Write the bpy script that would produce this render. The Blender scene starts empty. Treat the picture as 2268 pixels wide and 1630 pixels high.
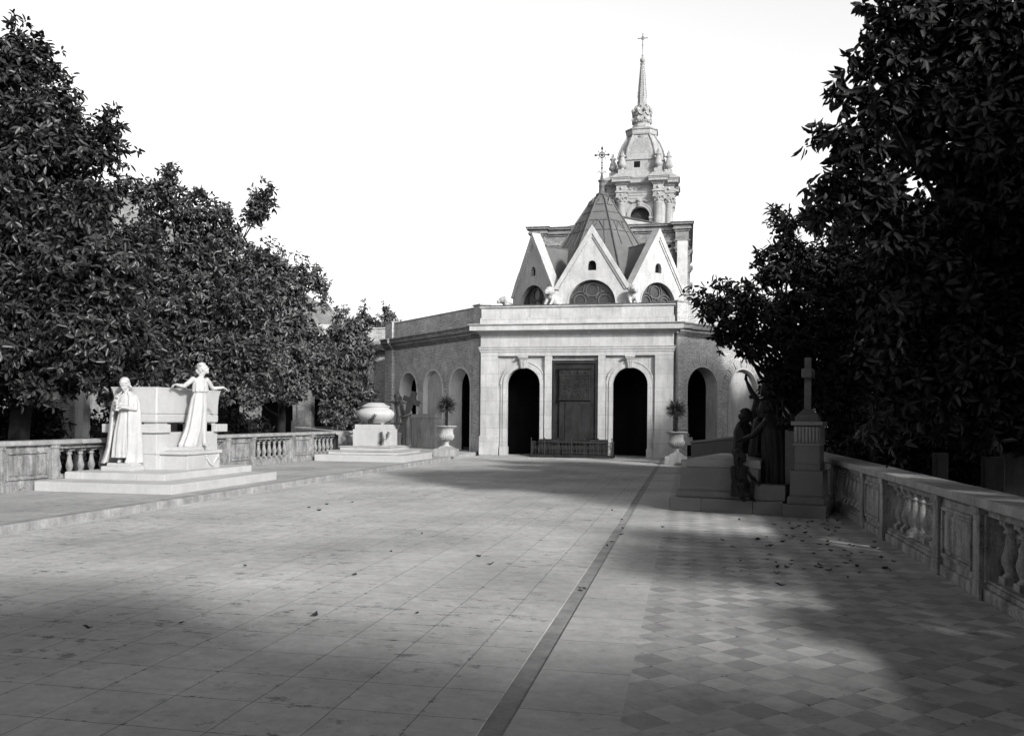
import bpy, bmesh, math, random
import numpy as np
from mathutils import Vector, Matrix, Euler
random.seed(7)
PI = math.pi
R = math.radians
scene = bpy.context.scene
C = scene.collection

# ------------------------------------------------------------------ camera
# World frame: X along the chapel front, Y away from the camera, origin at the foot of the portico.
FPX, YAW, ROLL, EYE = 1900.0, R(11.5), R(0.5), Vector((4.80, -37.8, 1.65))
cd = bpy.data.cameras.new('camera'); cam = bpy.data.objects.new('camera', cd); C.objects.link(cam)
cd.sensor_width = 36; cd.sensor_fit = 'HORIZONTAL'; cd.lens = 36 * FPX / 2268
cd.shift_y = 113 / 2268; cd.clip_start = 0.1; cd.clip_end = 6000
cam.matrix_world = Matrix.Translation(EYE) @ Matrix.Rotation(YAW, 4, 'Z') @ Matrix.Rotation(PI/2, 4, 'X') @ Matrix.Rotation(ROLL, 4, 'Z')
scene.camera = cam

# ------------------------------------------------------------------ sky, sun, exposure
SUN_EL, SUN_AZ = R(27), R(47)          # azimuth: from -Y (behind the camera) towards +X
sdir = Vector((math.sin(SUN_AZ)*math.cos(SUN_EL), -math.cos(SUN_AZ)*math.cos(SUN_EL), math.sin(SUN_EL)))
w = bpy.data.worlds.new('World'); scene.world = w; w.use_nodes = True
nt = w.node_tree; bg = nt.nodes['Background']
sky = nt.nodes.new('ShaderNodeTexSky'); sky.sky_type = 'NISHITA'; sky.sun_disc = False
sky.sun_elevation = SUN_EL; sky.sun_rotation = math.atan2(sdir.x, sdir.y)
sky.air_density = 1.0; sky.dust_density = 4.0; sky.ozone_density = 1.0
# a plate sensitive to blue only: the sky is recorded by its blue channel, as a neutral grey
sep = nt.nodes.new('ShaderNodeSeparateColor'); nt.links.new(sky.outputs[0], sep.inputs[0])
# gain added to whiten the low sky and dim it overhead
tc_ = nt.nodes.new('ShaderNodeTexCoord'); sx_ = nt.nodes.new('ShaderNodeSeparateXYZ'); nt.links.new(tc_.outputs['Generated'], sx_.inputs[0])
mr_ = nt.nodes.new('ShaderNodeMapRange'); mr_.interpolation_type = 'SMOOTHSTEP'; nt.links.new(sx_.outputs[2], mr_.inputs[0])
for i_, v_ in enumerate((.46, .58, 2.4, .12)): mr_.inputs[i_+1].default_value = v_
ml_ = nt.nodes.new('ShaderNodeMath'); ml_.operation = 'MULTIPLY'; nt.links.new(sep.outputs[2], ml_.inputs[0]); nt.links.new(mr_.outputs[0], ml_.inputs[1])
nt.links.new(ml_.outputs[0], bg.inputs[0]); bg.inputs[1].default_value = 0.15
sd = bpy.data.lights.new('sun', 'SUN'); so = bpy.data.objects.new('sun', sd); C.objects.link(so)
sd.energy = 4.8; sd.angle = R(4.0); sd.color = (1, .985, .97)
so.rotation_euler = sdir.to_track_quat('Z', 'Y').to_euler()
vs = scene.view_settings; vs.view_transform = 'Standard'; vs.look = 'None'; vs.gamma = 1; vs.exposure = -0.12
scene.cycles.max_bounces = 6; scene.cycles.diffuse_bounces = 3

def at(x, y, depth):
    """a measured direction (x, y on the 2268 px wide print) and a depth in metres -> a place"""
    dx, dy = x-1134, y-928
    c, s = math.cos(ROLL), math.sin(ROLL)
    a, b = (dx*c+dy*s)/FPX, -(-dx*s+dy*c)/FPX
    cy, sy = math.cos(YAW), math.sin(YAW)
    return Vector((EYE.x + (a*cy-sy)*depth, EYE.y + (a*sy+cy)*depth, EYE.z + b*depth))

# ------------------------------------------------------------------ materials
def g(v): return (v, v, v, 1)
def nodes_of(name):
    m = bpy.data.materials.new(name); m.use_nodes = True
    t = m.node_tree; return m, t, t.nodes, t.links, t.nodes['Principled BSDF']
def noise(N, L, vec, scale, detail=5, rough=.6):
    n = N.new('ShaderNodeTexNoise'); n.inputs['Scale'].default_value = scale
    n.inputs['Detail'].default_value = detail; n.inputs['Roughness'].default_value = rough
    if vec is not None: L.new(vec, n.inputs['Vector'])
    return n.outputs['Fac']
def rng(N, L, val, a, b, lo, hi):
    n = N.new('ShaderNodeMapRange'); L.new(val, n.inputs[0])
    for i, v in enumerate((a, b, lo, hi)): n.inputs[i+1].default_value = v
    return n.outputs[0]
def mth(N, L, op, a, b=None):
    n = N.new('ShaderNodeMath'); n.operation = op
    for i, v in enumerate((a, b)):
        if v is None: continue
        if isinstance(v, (int, float)): n.inputs[i].default_value = v
        else: L.new(v, n.inputs[i])
    return n.outputs[0]
def mapping(N, L, vec, scale=(1,1,1), rot=(0,0,0), loc=(0,0,0)):
    n = N.new('ShaderNodeMapping'); L.new(vec, n.inputs[0])
    n.inputs['Scale'].default_value = scale; n.inputs['Rotation'].default_value = rot; n.inputs['Location'].default_value = loc
    return n.outputs[0]
def bump(N, L, B, h, strength, dist):
    n = N.new('ShaderNodeBump'); n.inputs['Strength'].default_value = strength; n.inputs['Distance'].default_value = dist
    L.new(h, n.inputs['Height']); L.new(n.outputs[0], B.inputs['Normal'])
def stone(name, base, var=.2, sc=2.5, rough=.75, bmp=.35, bsc=35, bdist=.01, streak=0, crack=0, spec=.3, metal=0, spots=0, joint=None):
    m, t, N, L, B = nodes_of(name)
    co = N.new('ShaderNodeTexCoord').outputs['Object']
    v = rng(N, L, noise(N, L, co, sc, 7, .65), .3, .7, base*(1-var), base*(1+var*.8))
    v = mth(N, L, 'MULTIPLY', v, rng(N, L, noise(N, L, co, sc*14, 4), .3, .7, 1-var*.5, 1+var*.4))
    if streak:
        s = noise(N, L, mapping(N, L, co, (5, 5, .8)), 1, 6, .75)
        v = mth(N, L, 'MULTIPLY', v, rng(N, L, s, .42, .62, 1, 1-streak))
    if crack:
        vo = N.new('ShaderNodeTexVoronoi'); vo.feature = 'DISTANCE_TO_EDGE'; vo.inputs['Scale'].default_value = 14
        wv = N.new('ShaderNodeVectorMath'); wv.operation = 'ADD'; L.new(co, wv.inputs[0])
        nz = N.new('ShaderNodeTexNoise'); nz.inputs['Scale'].default_value = 6; L.new(co, nz.inputs['Vector'])
        sc2 = N.new('ShaderNodeVectorMath'); sc2.operation = 'SCALE'; L.new(nz.outputs['Color'], sc2.inputs[0]); sc2.inputs['Scale'].default_value = .16
        L.new(sc2.outputs[0], wv.inputs[1]); L.new(wv.outputs[0], vo.inputs['Vector'])
        ck = rng(N, L, vo.outputs['Distance'], 0, .05, 1-crack, 1)
        pm = rng(N, L, noise(N, L, co, 3.1, 3), .42, .6, 0, 1)
        ck = mth(N, L, 'ADD', mth(N, L, 'MULTIPLY', ck, pm), mth(N, L, 'SUBTRACT', 1.0, pm))
        v = mth(N, L, 'MULTIPLY', v, ck)
    if joint:
        sp = N.new('ShaderNodeSeparateXYZ'); L.new(co, sp.inputs[0]); cb = N.new('ShaderNodeCombineXYZ')
        L.new(mth(N, L, 'ADD', sp.outputs[0], sp.outputs[1]), cb.inputs[0]); L.new(mth(N, L, 'ADD', sp.outputs[2], -.02), cb.inputs[1])
        bk = N.new('ShaderNodeTexBrick'); L.new(cb.outputs[0], bk.inputs['Vector']); bk.inputs['Scale'].default_value = 1
        bk.inputs['Brick Width'].default_value = joint[0]; bk.inputs['Row Height'].default_value = joint[1]; bk.inputs['Mortar Size'].default_value = .008
        bk.inputs['Color1'].default_value = g(.94); bk.inputs['Color2'].default_value = g(1.06); bk.inputs['Mortar'].default_value = g(.62)
        v = mth(N, L, 'MULTIPLY', v, bk.outputs['Color'])
    if spots:
        v = mth(N, L, 'MULTIPLY', v, rng(N, L, noise(N, L, co, 90, 2, .5), .34, .62, 1-spots, 1+spots*.5))
    L.new(v, B.inputs['Base Color']); B.inputs['Roughness'].default_value = rough
    B.inputs['Specular IOR Level'].default_value = spec; B.inputs['Metallic'].default_value = metal
    if bmp: bump(N, L, B, noise(N, L, co, bsc, 6, .7), bmp, bdist)
    return m
def brick(name, c1, c2, mort, w_=.29, h_=.078, var=.35):
    m, t, N, L, B = nodes_of(name)
    co = N.new('ShaderNodeTexCoord').outputs['Object']
    sp = N.new('ShaderNodeSeparateXYZ'); L.new(co, sp.inputs[0])
    cb = N.new('ShaderNodeCombineXYZ'); L.new(mth(N, L, 'ADD', sp.outputs[0], sp.outputs[1]), cb.inputs[0]); L.new(sp.outputs[2], cb.inputs[1])
    b = N.new('ShaderNodeTexBrick'); L.new(cb.outputs[0], b.inputs['Vector'])
    b.inputs['Color1'].default_value = g(c1); b.inputs['Color2'].default_value = g(c2); b.inputs['Mortar'].default_value = g(mort)
    b.inputs['Scale'].default_value = 1; b.inputs['Brick Width'].default_value = w_; b.inputs['Row Height'].default_value = h_
    b.inputs['Mortar Size'].default_value = .009; b.inputs['Mortar Smooth'].default_value = .3; b.inputs['Bias'].default_value = -.2
    v = mth(N, L, 'MULTIPLY', b.outputs['Color'], rng(N, L, noise(N, L, co, 1.3, 7, .7), .3, .7, 1-var, 1+var))
    v = mth(N, L, 'MULTIPLY', v, rng(N, L, noise(N, L, mapping(N, L, co, (5, 5, 14)), 1, 3), .3, .7, .7, 1.25))
    L.new(v, B.inputs['Base Color']); B.inputs['Roughness'].default_value = .9; B.inputs['Specular IOR Level'].default_value = .15
    h = mth(N, L, 'ADD', mth(N, L, 'MULTIPLY', b.outputs['Fac'], -1.0), noise(N, L, co, 30, 5))
    bump(N, L, B, h, .6, .015)
    return m
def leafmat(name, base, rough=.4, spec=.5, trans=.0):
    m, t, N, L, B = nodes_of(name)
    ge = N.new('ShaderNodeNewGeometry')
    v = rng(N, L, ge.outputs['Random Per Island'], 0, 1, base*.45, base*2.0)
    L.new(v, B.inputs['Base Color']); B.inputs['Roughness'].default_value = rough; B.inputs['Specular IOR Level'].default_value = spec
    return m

MARBLE = stone('white_marble', .46, .10, 1.6, .55, .12, 40, .004, streak=.06, spec=.4)
STATUE = stone('statue_marble', .44, .10, 5, .6, .25, 45, .004, streak=.10, spec=.3)
PORT = stone('portico_limestone', .46, .2, 1.1, .85, .3, 30, .008, streak=.16, joint=(1.35, .61))
PLAST = stone('pale_plaster', .46, .2, .9, .9, .3, 18, .01, streak=.2)
OLDPL = stone('stained_plaster', .36, .35, 1.2, .9, .35, 14, .015, streak=.3)
TOWERS = stone('tower_stone', .35, .2, 1.6, .85, .3, 25, .015, streak=.22)
BAL = stone('weathered_balustrade_stone', .34, .4, 3.2, .9, .6, 28, .012, streak=.55, crack=.75)
BALTOP = stone('balustrade_coping_stone', .33, .3, 2.2, .85, .5, 30, .01, streak=.2)
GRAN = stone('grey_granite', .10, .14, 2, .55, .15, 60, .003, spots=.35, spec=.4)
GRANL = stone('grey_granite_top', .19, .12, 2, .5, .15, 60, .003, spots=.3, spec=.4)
DARKST = stone('dark_wall_tomb_stone', .022, .6, 2.1, .65, .5, 12, .02, streak=.4, spec=.25)
BRONZE = stone('dark_bronze', .007, .4, 5, .6, .3, 25, .006, spec=.2, metal=.0)
BRONZE2 = stone('grey_bronze', .028, .35, 5, .5, .3, 25, .006, spec=.4, metal=.1)
SLATE = stone('diamond_slate', .24, .3, 6, .7, .2)
LEAD = stone('lead_sheet', .13, .2, 1.4, .65, .2, 20, .006, streak=.12, spec=.35)
LEADR = stone('lead_seam', .10, .2, 3, .6, 0, spec=.35)
TILE = stone('pale_roof_tile', .46, .2, 2, .85, .4, 30, .02)
IRON = stone('iron', .03, .3, 8, .6, .2, 60, .003)
PIPEM = stone('weathered_pipe', .20, .25, 5, .7, .2, 40, .004)
PLASTLIT = stone('bounce_lit_reveal', .62, .15, 1.0, .9, .3, 18, .01, streak=.15)  # plaster lightened to carry sky and bounce light in its colour
VOID = stone('dark_interior', .012, .3, 2, 1, 0, spec=0)  # unlit depth of rooms and holes put into a near-black colour
GLASS = stone('dark_leaded_glass', .03, .4, 4, .35, .5, 9, .02, spec=.6)
TRACERY = stone('window_tracery', .10, .25, 3, .8, .2)
BRICK = brick('grey_brick', .34, .45, .62)
VOUS = stone('voussoir_brick', .42, .3, 5, .9, .3, 30, .01)
BRICKD = brick('old_church_brick', .16, .23, .32, .30, .085)
BRICKA = brick('arcade_brick', .17, .23, .30)
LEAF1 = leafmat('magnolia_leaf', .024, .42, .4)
LEAF2 = leafmat('magnolia_leaf_distant', .058, .45, .4)  # paler leaf, distance haze mixed into its colour
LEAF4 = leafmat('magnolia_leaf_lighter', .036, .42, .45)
LEAF3 = leafmat('shaded_magnolia_leaf', .008, .6, .22)  # same leaf darkened, tree shade put into its colour
YUC = leafmat('yucca_leaf', .05, .5, .3)
DRY = leafmat('dry_leaf', .035, .8, .2)
BARK = stone('bark', .016, .4, 6, .9, .8, 20, .02)
SOIL = stone('garden_soil', .035, .4, 2, 1, .6, 15, .03)
HILLM = stone('hill_scrub', .22, .3, .012, 1, .6, .05, 5)

# ------------------------------------------------------------------ mesh helpers
class MB:
    def __init__(s): s.v = []; s.f = []; s.s = []; s.m = Matrix.Identity(4)
    def add(s, vs_, fs_, smooth=False):
        o = len(s.v); s.v += [tuple(s.m @ Vector(p)) for p in vs_]
        s.f += [tuple(o+i for i in f) for f in fs_]; s.s += [smooth]*len(fs_); return s
    def box(s, x0, x1, y0, y1, z0, z1):
        return s.add([(x0,y0,z0),(x1,y0,z0),(x1,y1,z0),(x0,y1,z0),(x0,y0,z1),(x1,y0,z1),(x1,y1,z1),(x0,y1,z1)],
                     [(0,3,2,1),(4,5,6,7),(0,1,5,4),(1,2,6,5),(2,3,7,6),(3,0,4,7)])
    def taper(s, x0, x1, y0, y1, z0, z1, d):      # box whose top is inset by d
        return s.add([(x0,y0,z0),(x1,y0,z0),(x1,y1,z0),(x0,y1,z0),(x0+d,y0+d,z1),(x1-d,y0+d,z1),(x1-d,y1-d,z1),(x0+d,y1-d,z1)],
                     [(0,3,2,1),(4,5,6,7),(0,1,5,4),(1,2,6,5),(2,3,7,6),(3,0,4,7)])
    def prism(s, poly, y0, y1):                    # polygon in x-z, extruded in y
        n = len(poly)
        return s.add([(x,y0,z) for x,z in poly]+[(x,y1,z) for x,z in poly],
                     [tuple(range(n)), tuple(range(2*n-1,n-1,-1))]+[(i+n,(i+1)%n+n,(i+1)%n,i) for i in range(n)])
    def loft(s, rings, smooth=True, cap=True):
        n = len(rings[0]); o = [p for r in rings for p in r]; fs = []
        for k in range(len(rings)-1):
            for i in range(n):
                j = (i+1)%n; fs.append((k*n+i, k*n+j, (k+1)*n+j, (k+1)*n+i))
        s.add(o, fs, smooth)
        if cap:
            s.add(rings[0], [tuple(range(n-1,-1,-1))]); s.add(rings[-1], [tuple(range(n))])
        return s
    def lathe(s, prof, c=(0,0,0), n=16, smooth=True, ph=0, sx=1, sy=1):
        return s.loft([[(c[0]+sx*r*math.cos(2*PI*i/n+ph), c[1]+sy*r*math.sin(2*PI*i/n+ph), c[2]+z) for i in range(n)] for r, z in prof], smooth)
    def tube(s, pts, rad, n=8, smooth=True):
        pts = [Vector(p) for p in pts]
        if isinstance(rad, (int, float)): rad = [rad]*len(pts)
        rings = []; up = None
        for i, p in enumerate(pts):
            d = (pts[min(i+1,len(pts)-1)]-pts[max(i-1,0)]).normalized()
            if up is None: up = Vector((0,0,1)) if abs(d.z) < .9 else Vector((1,0,0))
            a = d.cross(up); a = a.normalized() if a.length > 1e-4 else d.orthogonal().normalized()
            b = d.cross(a); up = -b
            up = a.cross(d)
            rings.append([tuple(p+rad[i]*(math.cos(2*PI*k/n)*a+math.sin(2*PI*k/n)*up)) for k in range(n)])
        return s.loft(rings, smooth)
    def limb(s, pts, rad, n=10):                   # tube with round ends
        s.tube(pts, rad, n)
        if isinstance(rad, (int, float)): rad = [rad]*len(pts)
        for p, r in zip(pts, rad): s.ell(p, (r, r, r), n=n, m=6)
        return s
    def ell(s, c, r, n=14, m=8, rot=None):
        M_ = rot.to_matrix() if rot else Matrix.Identity(3)
        c = Vector(c); rings = []
        for k in range(m+1):
            t = -PI/2+PI*k/m
            rr = max(math.cos(t), .02)
            rings.append([tuple(c+M_@Vector((r[0]*rr*math.cos(2*PI*i/n), r[1]*rr*math.sin(2*PI*i/n), r[2]*math.sin(t)))) for i in range(n)])
        return s.loft(rings, True)
    def arc(s, xc, zc, r0, r1, y0, y1, a0=0, a1=PI, n=20):      # ring segment in x-z
        vs_ = []; fs = []
        for i in range(n+1):
            a = a0+(a1-a0)*i/n; c, q = math.cos(a), math.sin(a)
            vs_ += [(xc+r0*c,y0,zc+r0*q),(xc+r1*c,y0,zc+r1*q),(xc+r1*c,y1,zc+r1*q),(xc+r0*c,y1,zc+r0*q)]
        for i in range(n):
            b = 4*i
            for k in range(4): fs.append((b+k, b+(k+1)%4, b+4+(k+1)%4, b+4+k))
        if abs(a1-a0) < 2*PI-.01: fs += [(0,3,2,1), (4*n,4*n+1,4*n+2,4*n+3)]
        return s.add(vs_, fs)
    def disc(s, xc, zc, r, y0, y1, z0, a0=0, a1=PI, n=20):      # half-disc (arch head) with a leg down to z0
        p = [(xc+r*math.cos(a0+(a1-a0)*i/n), zc+r*math.sin(a0+(a1-a0)*i/n)) for i in range(n+1)]
        if z0 < zc: p += [(xc-r, z0), (xc+r, z0)]
        return s.prism(p[::-1], y0, y1)
    def archwall(s, x0, x1, z0, z1, y0, y1, ops, n=16):          # wall with round-headed openings (xc, r, spring, sill)
        x = x0
        for xc, r, sp, sill in sorted(ops):
            s.box(x, xc-r, y0, y1, z0, z1)
            if sill > z0: s.box(xc-r, xc+r, y0, y1, z0, sill)
            for i in range(n):
                a, b = PI-PI*i/n, PI-PI*(i+1)/n
                p = (xc+r*math.cos(a), sp+r*math.sin(a)); q = (xc+r*math.cos(b), sp+r*math.sin(b))
                s.add([(p[0],y0,p[1]),(q[0],y0,q[1]),(q[0],y0,z1),(p[0],y0,z1),(p[0],y1,p[1]),(q[0],y1,q[1]),(q[0],y1,z1),(p[0],y1,z1)],
                      [(0,1,2,3),(7,6,5,4),(0,4,5,1),(3,2,6,7)])
            x = xc+r
        return s.box(x, x1, y0, y1, z0, z1)
    def mesh(s, name):
        me = bpy.data.meshes.new(name); me.from_pydata(s.v, [], s.f)
        me.polygons.foreach_set('use_smooth', s.s); me.update(); return me
def part(name, mb, m, parent=None, bevel=0, label=None, fix=True):
    me = mb.mesh(name)
    if fix:
        b = bmesh.new(); b.from_mesh(me); bmesh.ops.recalc_face_normals(b, faces=b.faces); b.to_mesh(me); b.free()
    me.materials.append(m)
    o = bpy.data.objects.new(name, me); C.objects.link(o)
    if parent: o.parent = parent
    if bevel:
        q = o.modifiers.new('Bevel', 'BEVEL'); q.width = bevel; q.segments = 2; q.limit_method = 'ANGLE'; q.angle_limit = R(40)
    if label: o['label'] = label
    return o
def sculpt(name, mb, m, parent=None, vox=.014, smooth=3, label=None):
    o = part(name, mb, m, parent, fix=False, label=label)
    q = o.modifiers.new('Remesh', 'REMESH'); q.mode = 'VOXEL'; q.voxel_size = vox; q.use_smooth_shade = True
    q = o.modifiers.new('Smooth', 'SMOOTH'); q.iterations = smooth; q.factor = .5
    return o
def tag(o, label, cat, group=None, kind=None):
    if label: o['label'] = label
    if cat: o['category'] = cat
    if group: o['group'] = group
    if kind: o['kind'] = kind
    return o
def thing(name, label, cat, loc=(0,0,0), rz=0, group=None):
    o = bpy.data.objects.new(name, None); C.objects.link(o); o.location = loc; o.rotation_euler = (0,0,rz)
    o.empty_display_size = .3
    return tag(o, label, cat, group)
def struct(name, mb, m):
    o = part(name, mb, m); o['kind'] = 'structure'; return o
def dup(root, loc, rz=None, label=None):
    r = root.copy(); C.objects.link(r); r.location = loc
    if rz is not None: r.rotation_euler = (0,0,rz)
    if label: r['label'] = label
    for ch in list(root.children):
        c = ch.copy(); C.objects.link(c); c.parent = r
        for q in list(ch.children):
            d = q.copy(); C.objects.link(d); d.parent = c
    return r

# ------------------------------------------------------------------ ground
def paving(name, base, size, rot=0, checker=None, joint=.007, var=.25, dark=.35, off=0.0, patch=.5, rough=.8):
    m, t, N, L, B = nodes_of(name)
    co = N.new('ShaderNodeTexCoord').outputs['Object']
    mp = mapping(N, L, co, (1,1,1), (0,0,rot), (.137,.211,.031))
    wob = N.new('ShaderNodeTexNoise'); wob.inputs['Scale'].default_value = 2.2; L.new(co, wob.inputs['Vector'])
    sc = N.new('ShaderNodeVectorMath'); sc.operation = 'SCALE'; sc.inputs['Scale'].default_value = .02; L.new(wob.outputs['Color'], sc.inputs[0])
    ad = N.new('ShaderNodeVectorMath'); ad.operation = 'ADD'; L.new(mp, ad.inputs[0]); L.new(sc.outputs[0], ad.inputs[1])
    b = N.new('ShaderNodeTexBrick'); L.new(ad.outputs[0], b.inputs['Vector']); b.offset = off
    b.inputs['Scale'].default_value = 1; b.inputs['Brick Width'].default_value = size; b.inputs['Row Height'].default_value = size
    b.inputs['Mortar Size'].default_value = joint; b.inputs['Mortar Smooth'].default_value = .4; b.inputs['Bias'].default_value = 0
    b.inputs['Color1'].default_value = g(base*.965); b.inputs['Color2'].default_value = g(base*1.035); b.inputs['Mortar'].default_value = g(base*dark)
    # joints open and close along their length
    jn = rng(N, L, noise(N, L, mapping(N, L, co, (1, 1.6, 1)), 2.6, 6, .75), .50, .64, .10, 1)
    mix = N.new('ShaderNodeMix'); mix.data_type = 'RGBA'
    L.new(mth(N, L, 'MULTIPLY', b.outputs['Fac'], jn), mix.inputs[0]); mix.inputs[7].default_value = g(base*dark)
    v = b.outputs['Color']
    if checker:
        ck = N.new('ShaderNodeTexChecker'); L.new(mp, ck.inputs['Vector']); ck.inputs['Scale'].default_value = 1/checker[0]
        ck.inputs['Color1'].default_value = g(1.0); ck.inputs['Color2'].default_value = g(checker[1])
        sn = N.new('ShaderNodeVectorMath'); sn.operation = 'SNAP'; L.new(mp, sn.inputs[0]); sn.inputs[1].default_value = (checker[0],)*3
        wn = N.new('ShaderNodeTexWhiteNoise'); wn.noise_dimensions = '2D'; L.new(sn.outputs[0], wn.inputs['Vector'])
        v = mth(N, L, 'MULTIPLY', ck.outputs['Color'], rng(N, L, wn.outputs['Value'], 0, 1, base*.84, base*1.12))
    else:
        v = mth(N, L, 'MULTIPLY', v, 1.0)
    L.new(v, mix.inputs[6]); v = mix.outputs[2]
    v = mth(N, L, 'MULTIPLY', v, rng(N, L, noise(N, L, co, .45, 6, .6), .3, .7, 1-var, 1+var*.7))
    v = mth(N, L, 'MULTIPLY', v, rng(N, L, noise(N, L, co, 7, 6, .75), .3, .72, 1-var*.7, 1+var*.5))
    # spalled patches
    sp = rng(N, L, noise(N, L, mapping(N, L, co, (3.6, 5.2, 1)), 1, 7, .78), .565, .605, 0, 1)
    sp = mth(N, L, 'MULTIPLY', sp, rng(N, L, noise(N, L, co, .33, 3), .40, .58, .1*patch, patch))
    v = mth(N, L, 'MULTIPLY', v, mth(N, L, 'SUBTRACT', 1.0, sp))
    b2 = N.new('ShaderNodeTexBrick'); L.new(ad.outputs[0], b2.inputs['Vector']); b2.offset = off
    b2.inputs['Scale'].default_value = 1; b2.inputs['Brick Width'].default_value = size; b2.inputs['Row Height'].default_value = size
    b2.inputs['Mortar Size'].default_value = .022; b2.inputs['Mortar Smooth'].default_value = .5
    chip = mth(N, L, 'MULTIPLY', b2.outputs['Fac'], rng(N, L, noise(N, L, co, 8.5, 6, .7), .585, .63, 0, .7))
    v = mth(N, L, 'MULTIPLY', v, mth(N, L, 'SUBTRACT', 1.0, chip))
    L.new(v, B.inputs['Base Color']); B.inputs['Roughness'].default_value = rough; B.inputs['Specular IOR Level'].default_value = .35
    h = mth(N, L, 'ADD', mth(N, L, 'MULTIPLY', b.outputs['Fac'], -1.2), mth(N, L, 'MULTIPLY', noise(N, L, co, 22, 6, .7), .8))
    h = mth(N, L, 'SUBTRACT', h, mth(N, L, 'MULTIPLY', sp, .8))
    bump(N, L, B, h, .5, .012)
    return m
PAVE = paving('terrace_slabs', .50, .5, joint=.0035, dark=.3, var=.32, patch=.62)
PAVER = paving('diagonal_cement_tiles', .47, .66, rot=PI/4, checker=(.22, .78), joint=.006, dark=.25, var=.3, patch=.35)
PAVEB = paving('border_slabs', .48, .78, joint=.004, dark=.35, var=.3, patch=.35)
PLAT = paving('platform_slabs', .40, .6, joint=.006, dark=.4)
KERB = stone('kerb_stone', .33, .35, 3, .85, .5, 25, .012, streak=.25)
CHAN = stone('channel_stone', .31, .3, 3, .8, .4, 30, .01)

YF, YB = -46.0, 14.0
t = MB().box(-1400, 1400, -500, 2200, -1.5, -1.2); struct('garden_ground', t, SOIL)
t = MB().box(-9.2, 8.6, YF, YB, -1.2, -.06); struct('terrace_base', t, KERB)
t = MB().box(-4.36, 3.735, YF, YB, -.06, 0); struct('terrace_pavement', t, PAVE)
t = MB().box(3.735, 3.875, YF, YB, -.06, -.012); struct('drain_channel', t, CHAN)
t = MB().box(3.875, 4.46, YF, YB, -.06, .0); struct('border_pavement', t, PAVEB)
t = MB().box(4.46, 8.6, YF, YB, -.06, -.001); struct('tiled_pavement', t, PAVER)
t = MB().box(-9.2, -4.58, YF, YB, -.06, .126); struct('raised_walk', t, PLAT)
t = MB()
y = YF
random.seed(3)
while y < -4.6:
    l = random.uniform(1.1, 1.7); e = min(y+l, -4.6)
    d = random.uniform(-.006, .006)
    t.box(-4.58, -4.36+d, y+.004, e-.004, -.06, .132+random.uniform(-.004, .004)); y += l
k = struct('kerb', t, KERB)
q = k.modifiers.new('Bevel', 'BEVEL'); q.width = .018; q.segments = 2
# hill far behind the trees on the left
hv, hf, nx, ny = [], [], 90, 26
rx = np.random.RandomState(5)
for j in range(ny):
    dep = 520+j*34
    for i in range(nx):
        xx = -300+ 1500*i/(nx-1)
        px = xx
        ridge = np.interp(px, [-300, 120, 300, 430, 560, 650, 690, 720, 800, 1000, 1200], [300, 360, 440, 525, 580, 636, 660, 682, 735, 850, 928])
        hz = (928-ridge)/1900*900
        k_ = math.sin(min(1, j/14)*PI/2)*(1 if j < 15 else max(0, 1-(j-14)/12))
        p = at(px, 928, dep)
        n_ = 5*math.sin(xx*.043+j*.6)+3*math.sin(xx*.11-j*1.1)+rx.uniform(-1.5, 1.5)
        hv.append((p.x, p.y, -1.3+max(0, hz*k_*1.1*dep/996+n_*k_)))
for j in range(ny-1):
    for i in range(nx-1):
        a = j*nx+i; hf.append((a, a+1, a+nx+1, a+nx))
t = MB().add(hv, hf, True); struct('hill', t, HILLM)

# ------------------------------------------------------------------ chapel: portico, octagon, cone
X0 = -.07
ch = thing('memorial_chapel', 'white chapel with pointed gables, dark conical roof and a two arched portico in front', 'chapel', (X0, 0, 0))
t = MB()
t.archwall(-3.5, -1.36, 0, 4.48, .17, .5, [(-2.34, .775, 3.2, 0)])
t.archwall(1.36, 3.5, 0, 4.48, .17, .5, [(2.43, .775, 3.2, 0)])
for a, b in ((-4.29, -3.5), (3.5, 4.29), (-1.36, -1.03), (1.03, 1.36)): t.box(a, b, 0, .5, 0, 4.48)
t.box(-1.03, 1.03, .22, .5, 0, 4.48)
t.box(-4.3, 4.3, -.005, .5, 4.48, 5.42)
part('portico_wall', t, PORT, ch, .012)
for a in (-4.34, 3.46): t = MB(); t.box(a, a+.88, -.06, .49, 0, .88); part('plinth', t, PORT, ch, .02)
t = MB()
for z0, z1, d in ((4.66, 4.76, .035), (4.76, 4.86, .07), (4.86, 4.90, .10)): t.box(-4.3-d, 4.3+d, -d, .45, z0, z1)
part('architrave_moulding', t, PORT, ch, .008)
t = MB()
pr_ = [(0, 5.42), (-.05, 5.44), (-.09, 5.5), (-.16, 5.55), (-.26, 5.58), (-.40, 5.6), (-.42, 5.6), (-.42, 5.80), (-.47, 5.83), (-.50, 5.86), (-.50, 5.885), (.4, 5.93), (.4, 5.42)]
rings = [[(s_*(4.3-dy) if dy < 0 else s_*4.3, dy, z) for dy, z in pr_] for s_ in (-1, 1)]
t.loft(rings, smooth=False)
part('cornice', t, PORT, ch)
t = MB(); t.box(-4.33, 4.33, -.02, .5, 5.9, 6.2); t.box(-4.28, 4.28, .02, .45, 6.2, 6.62); t.box(-4.31, 4.31, -.01, .47, 6.62, 6.66); t.box(-4.36, 4.36, -.06, .5, 6.66, 6.74)
part('parapet', t, PORT, ch, .012)
t = MB(); t.box(-4.4, 4.4, -.10, .52, 6.742, 6.765); part('parapet_flashing', t, LEADR, ch)
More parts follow.
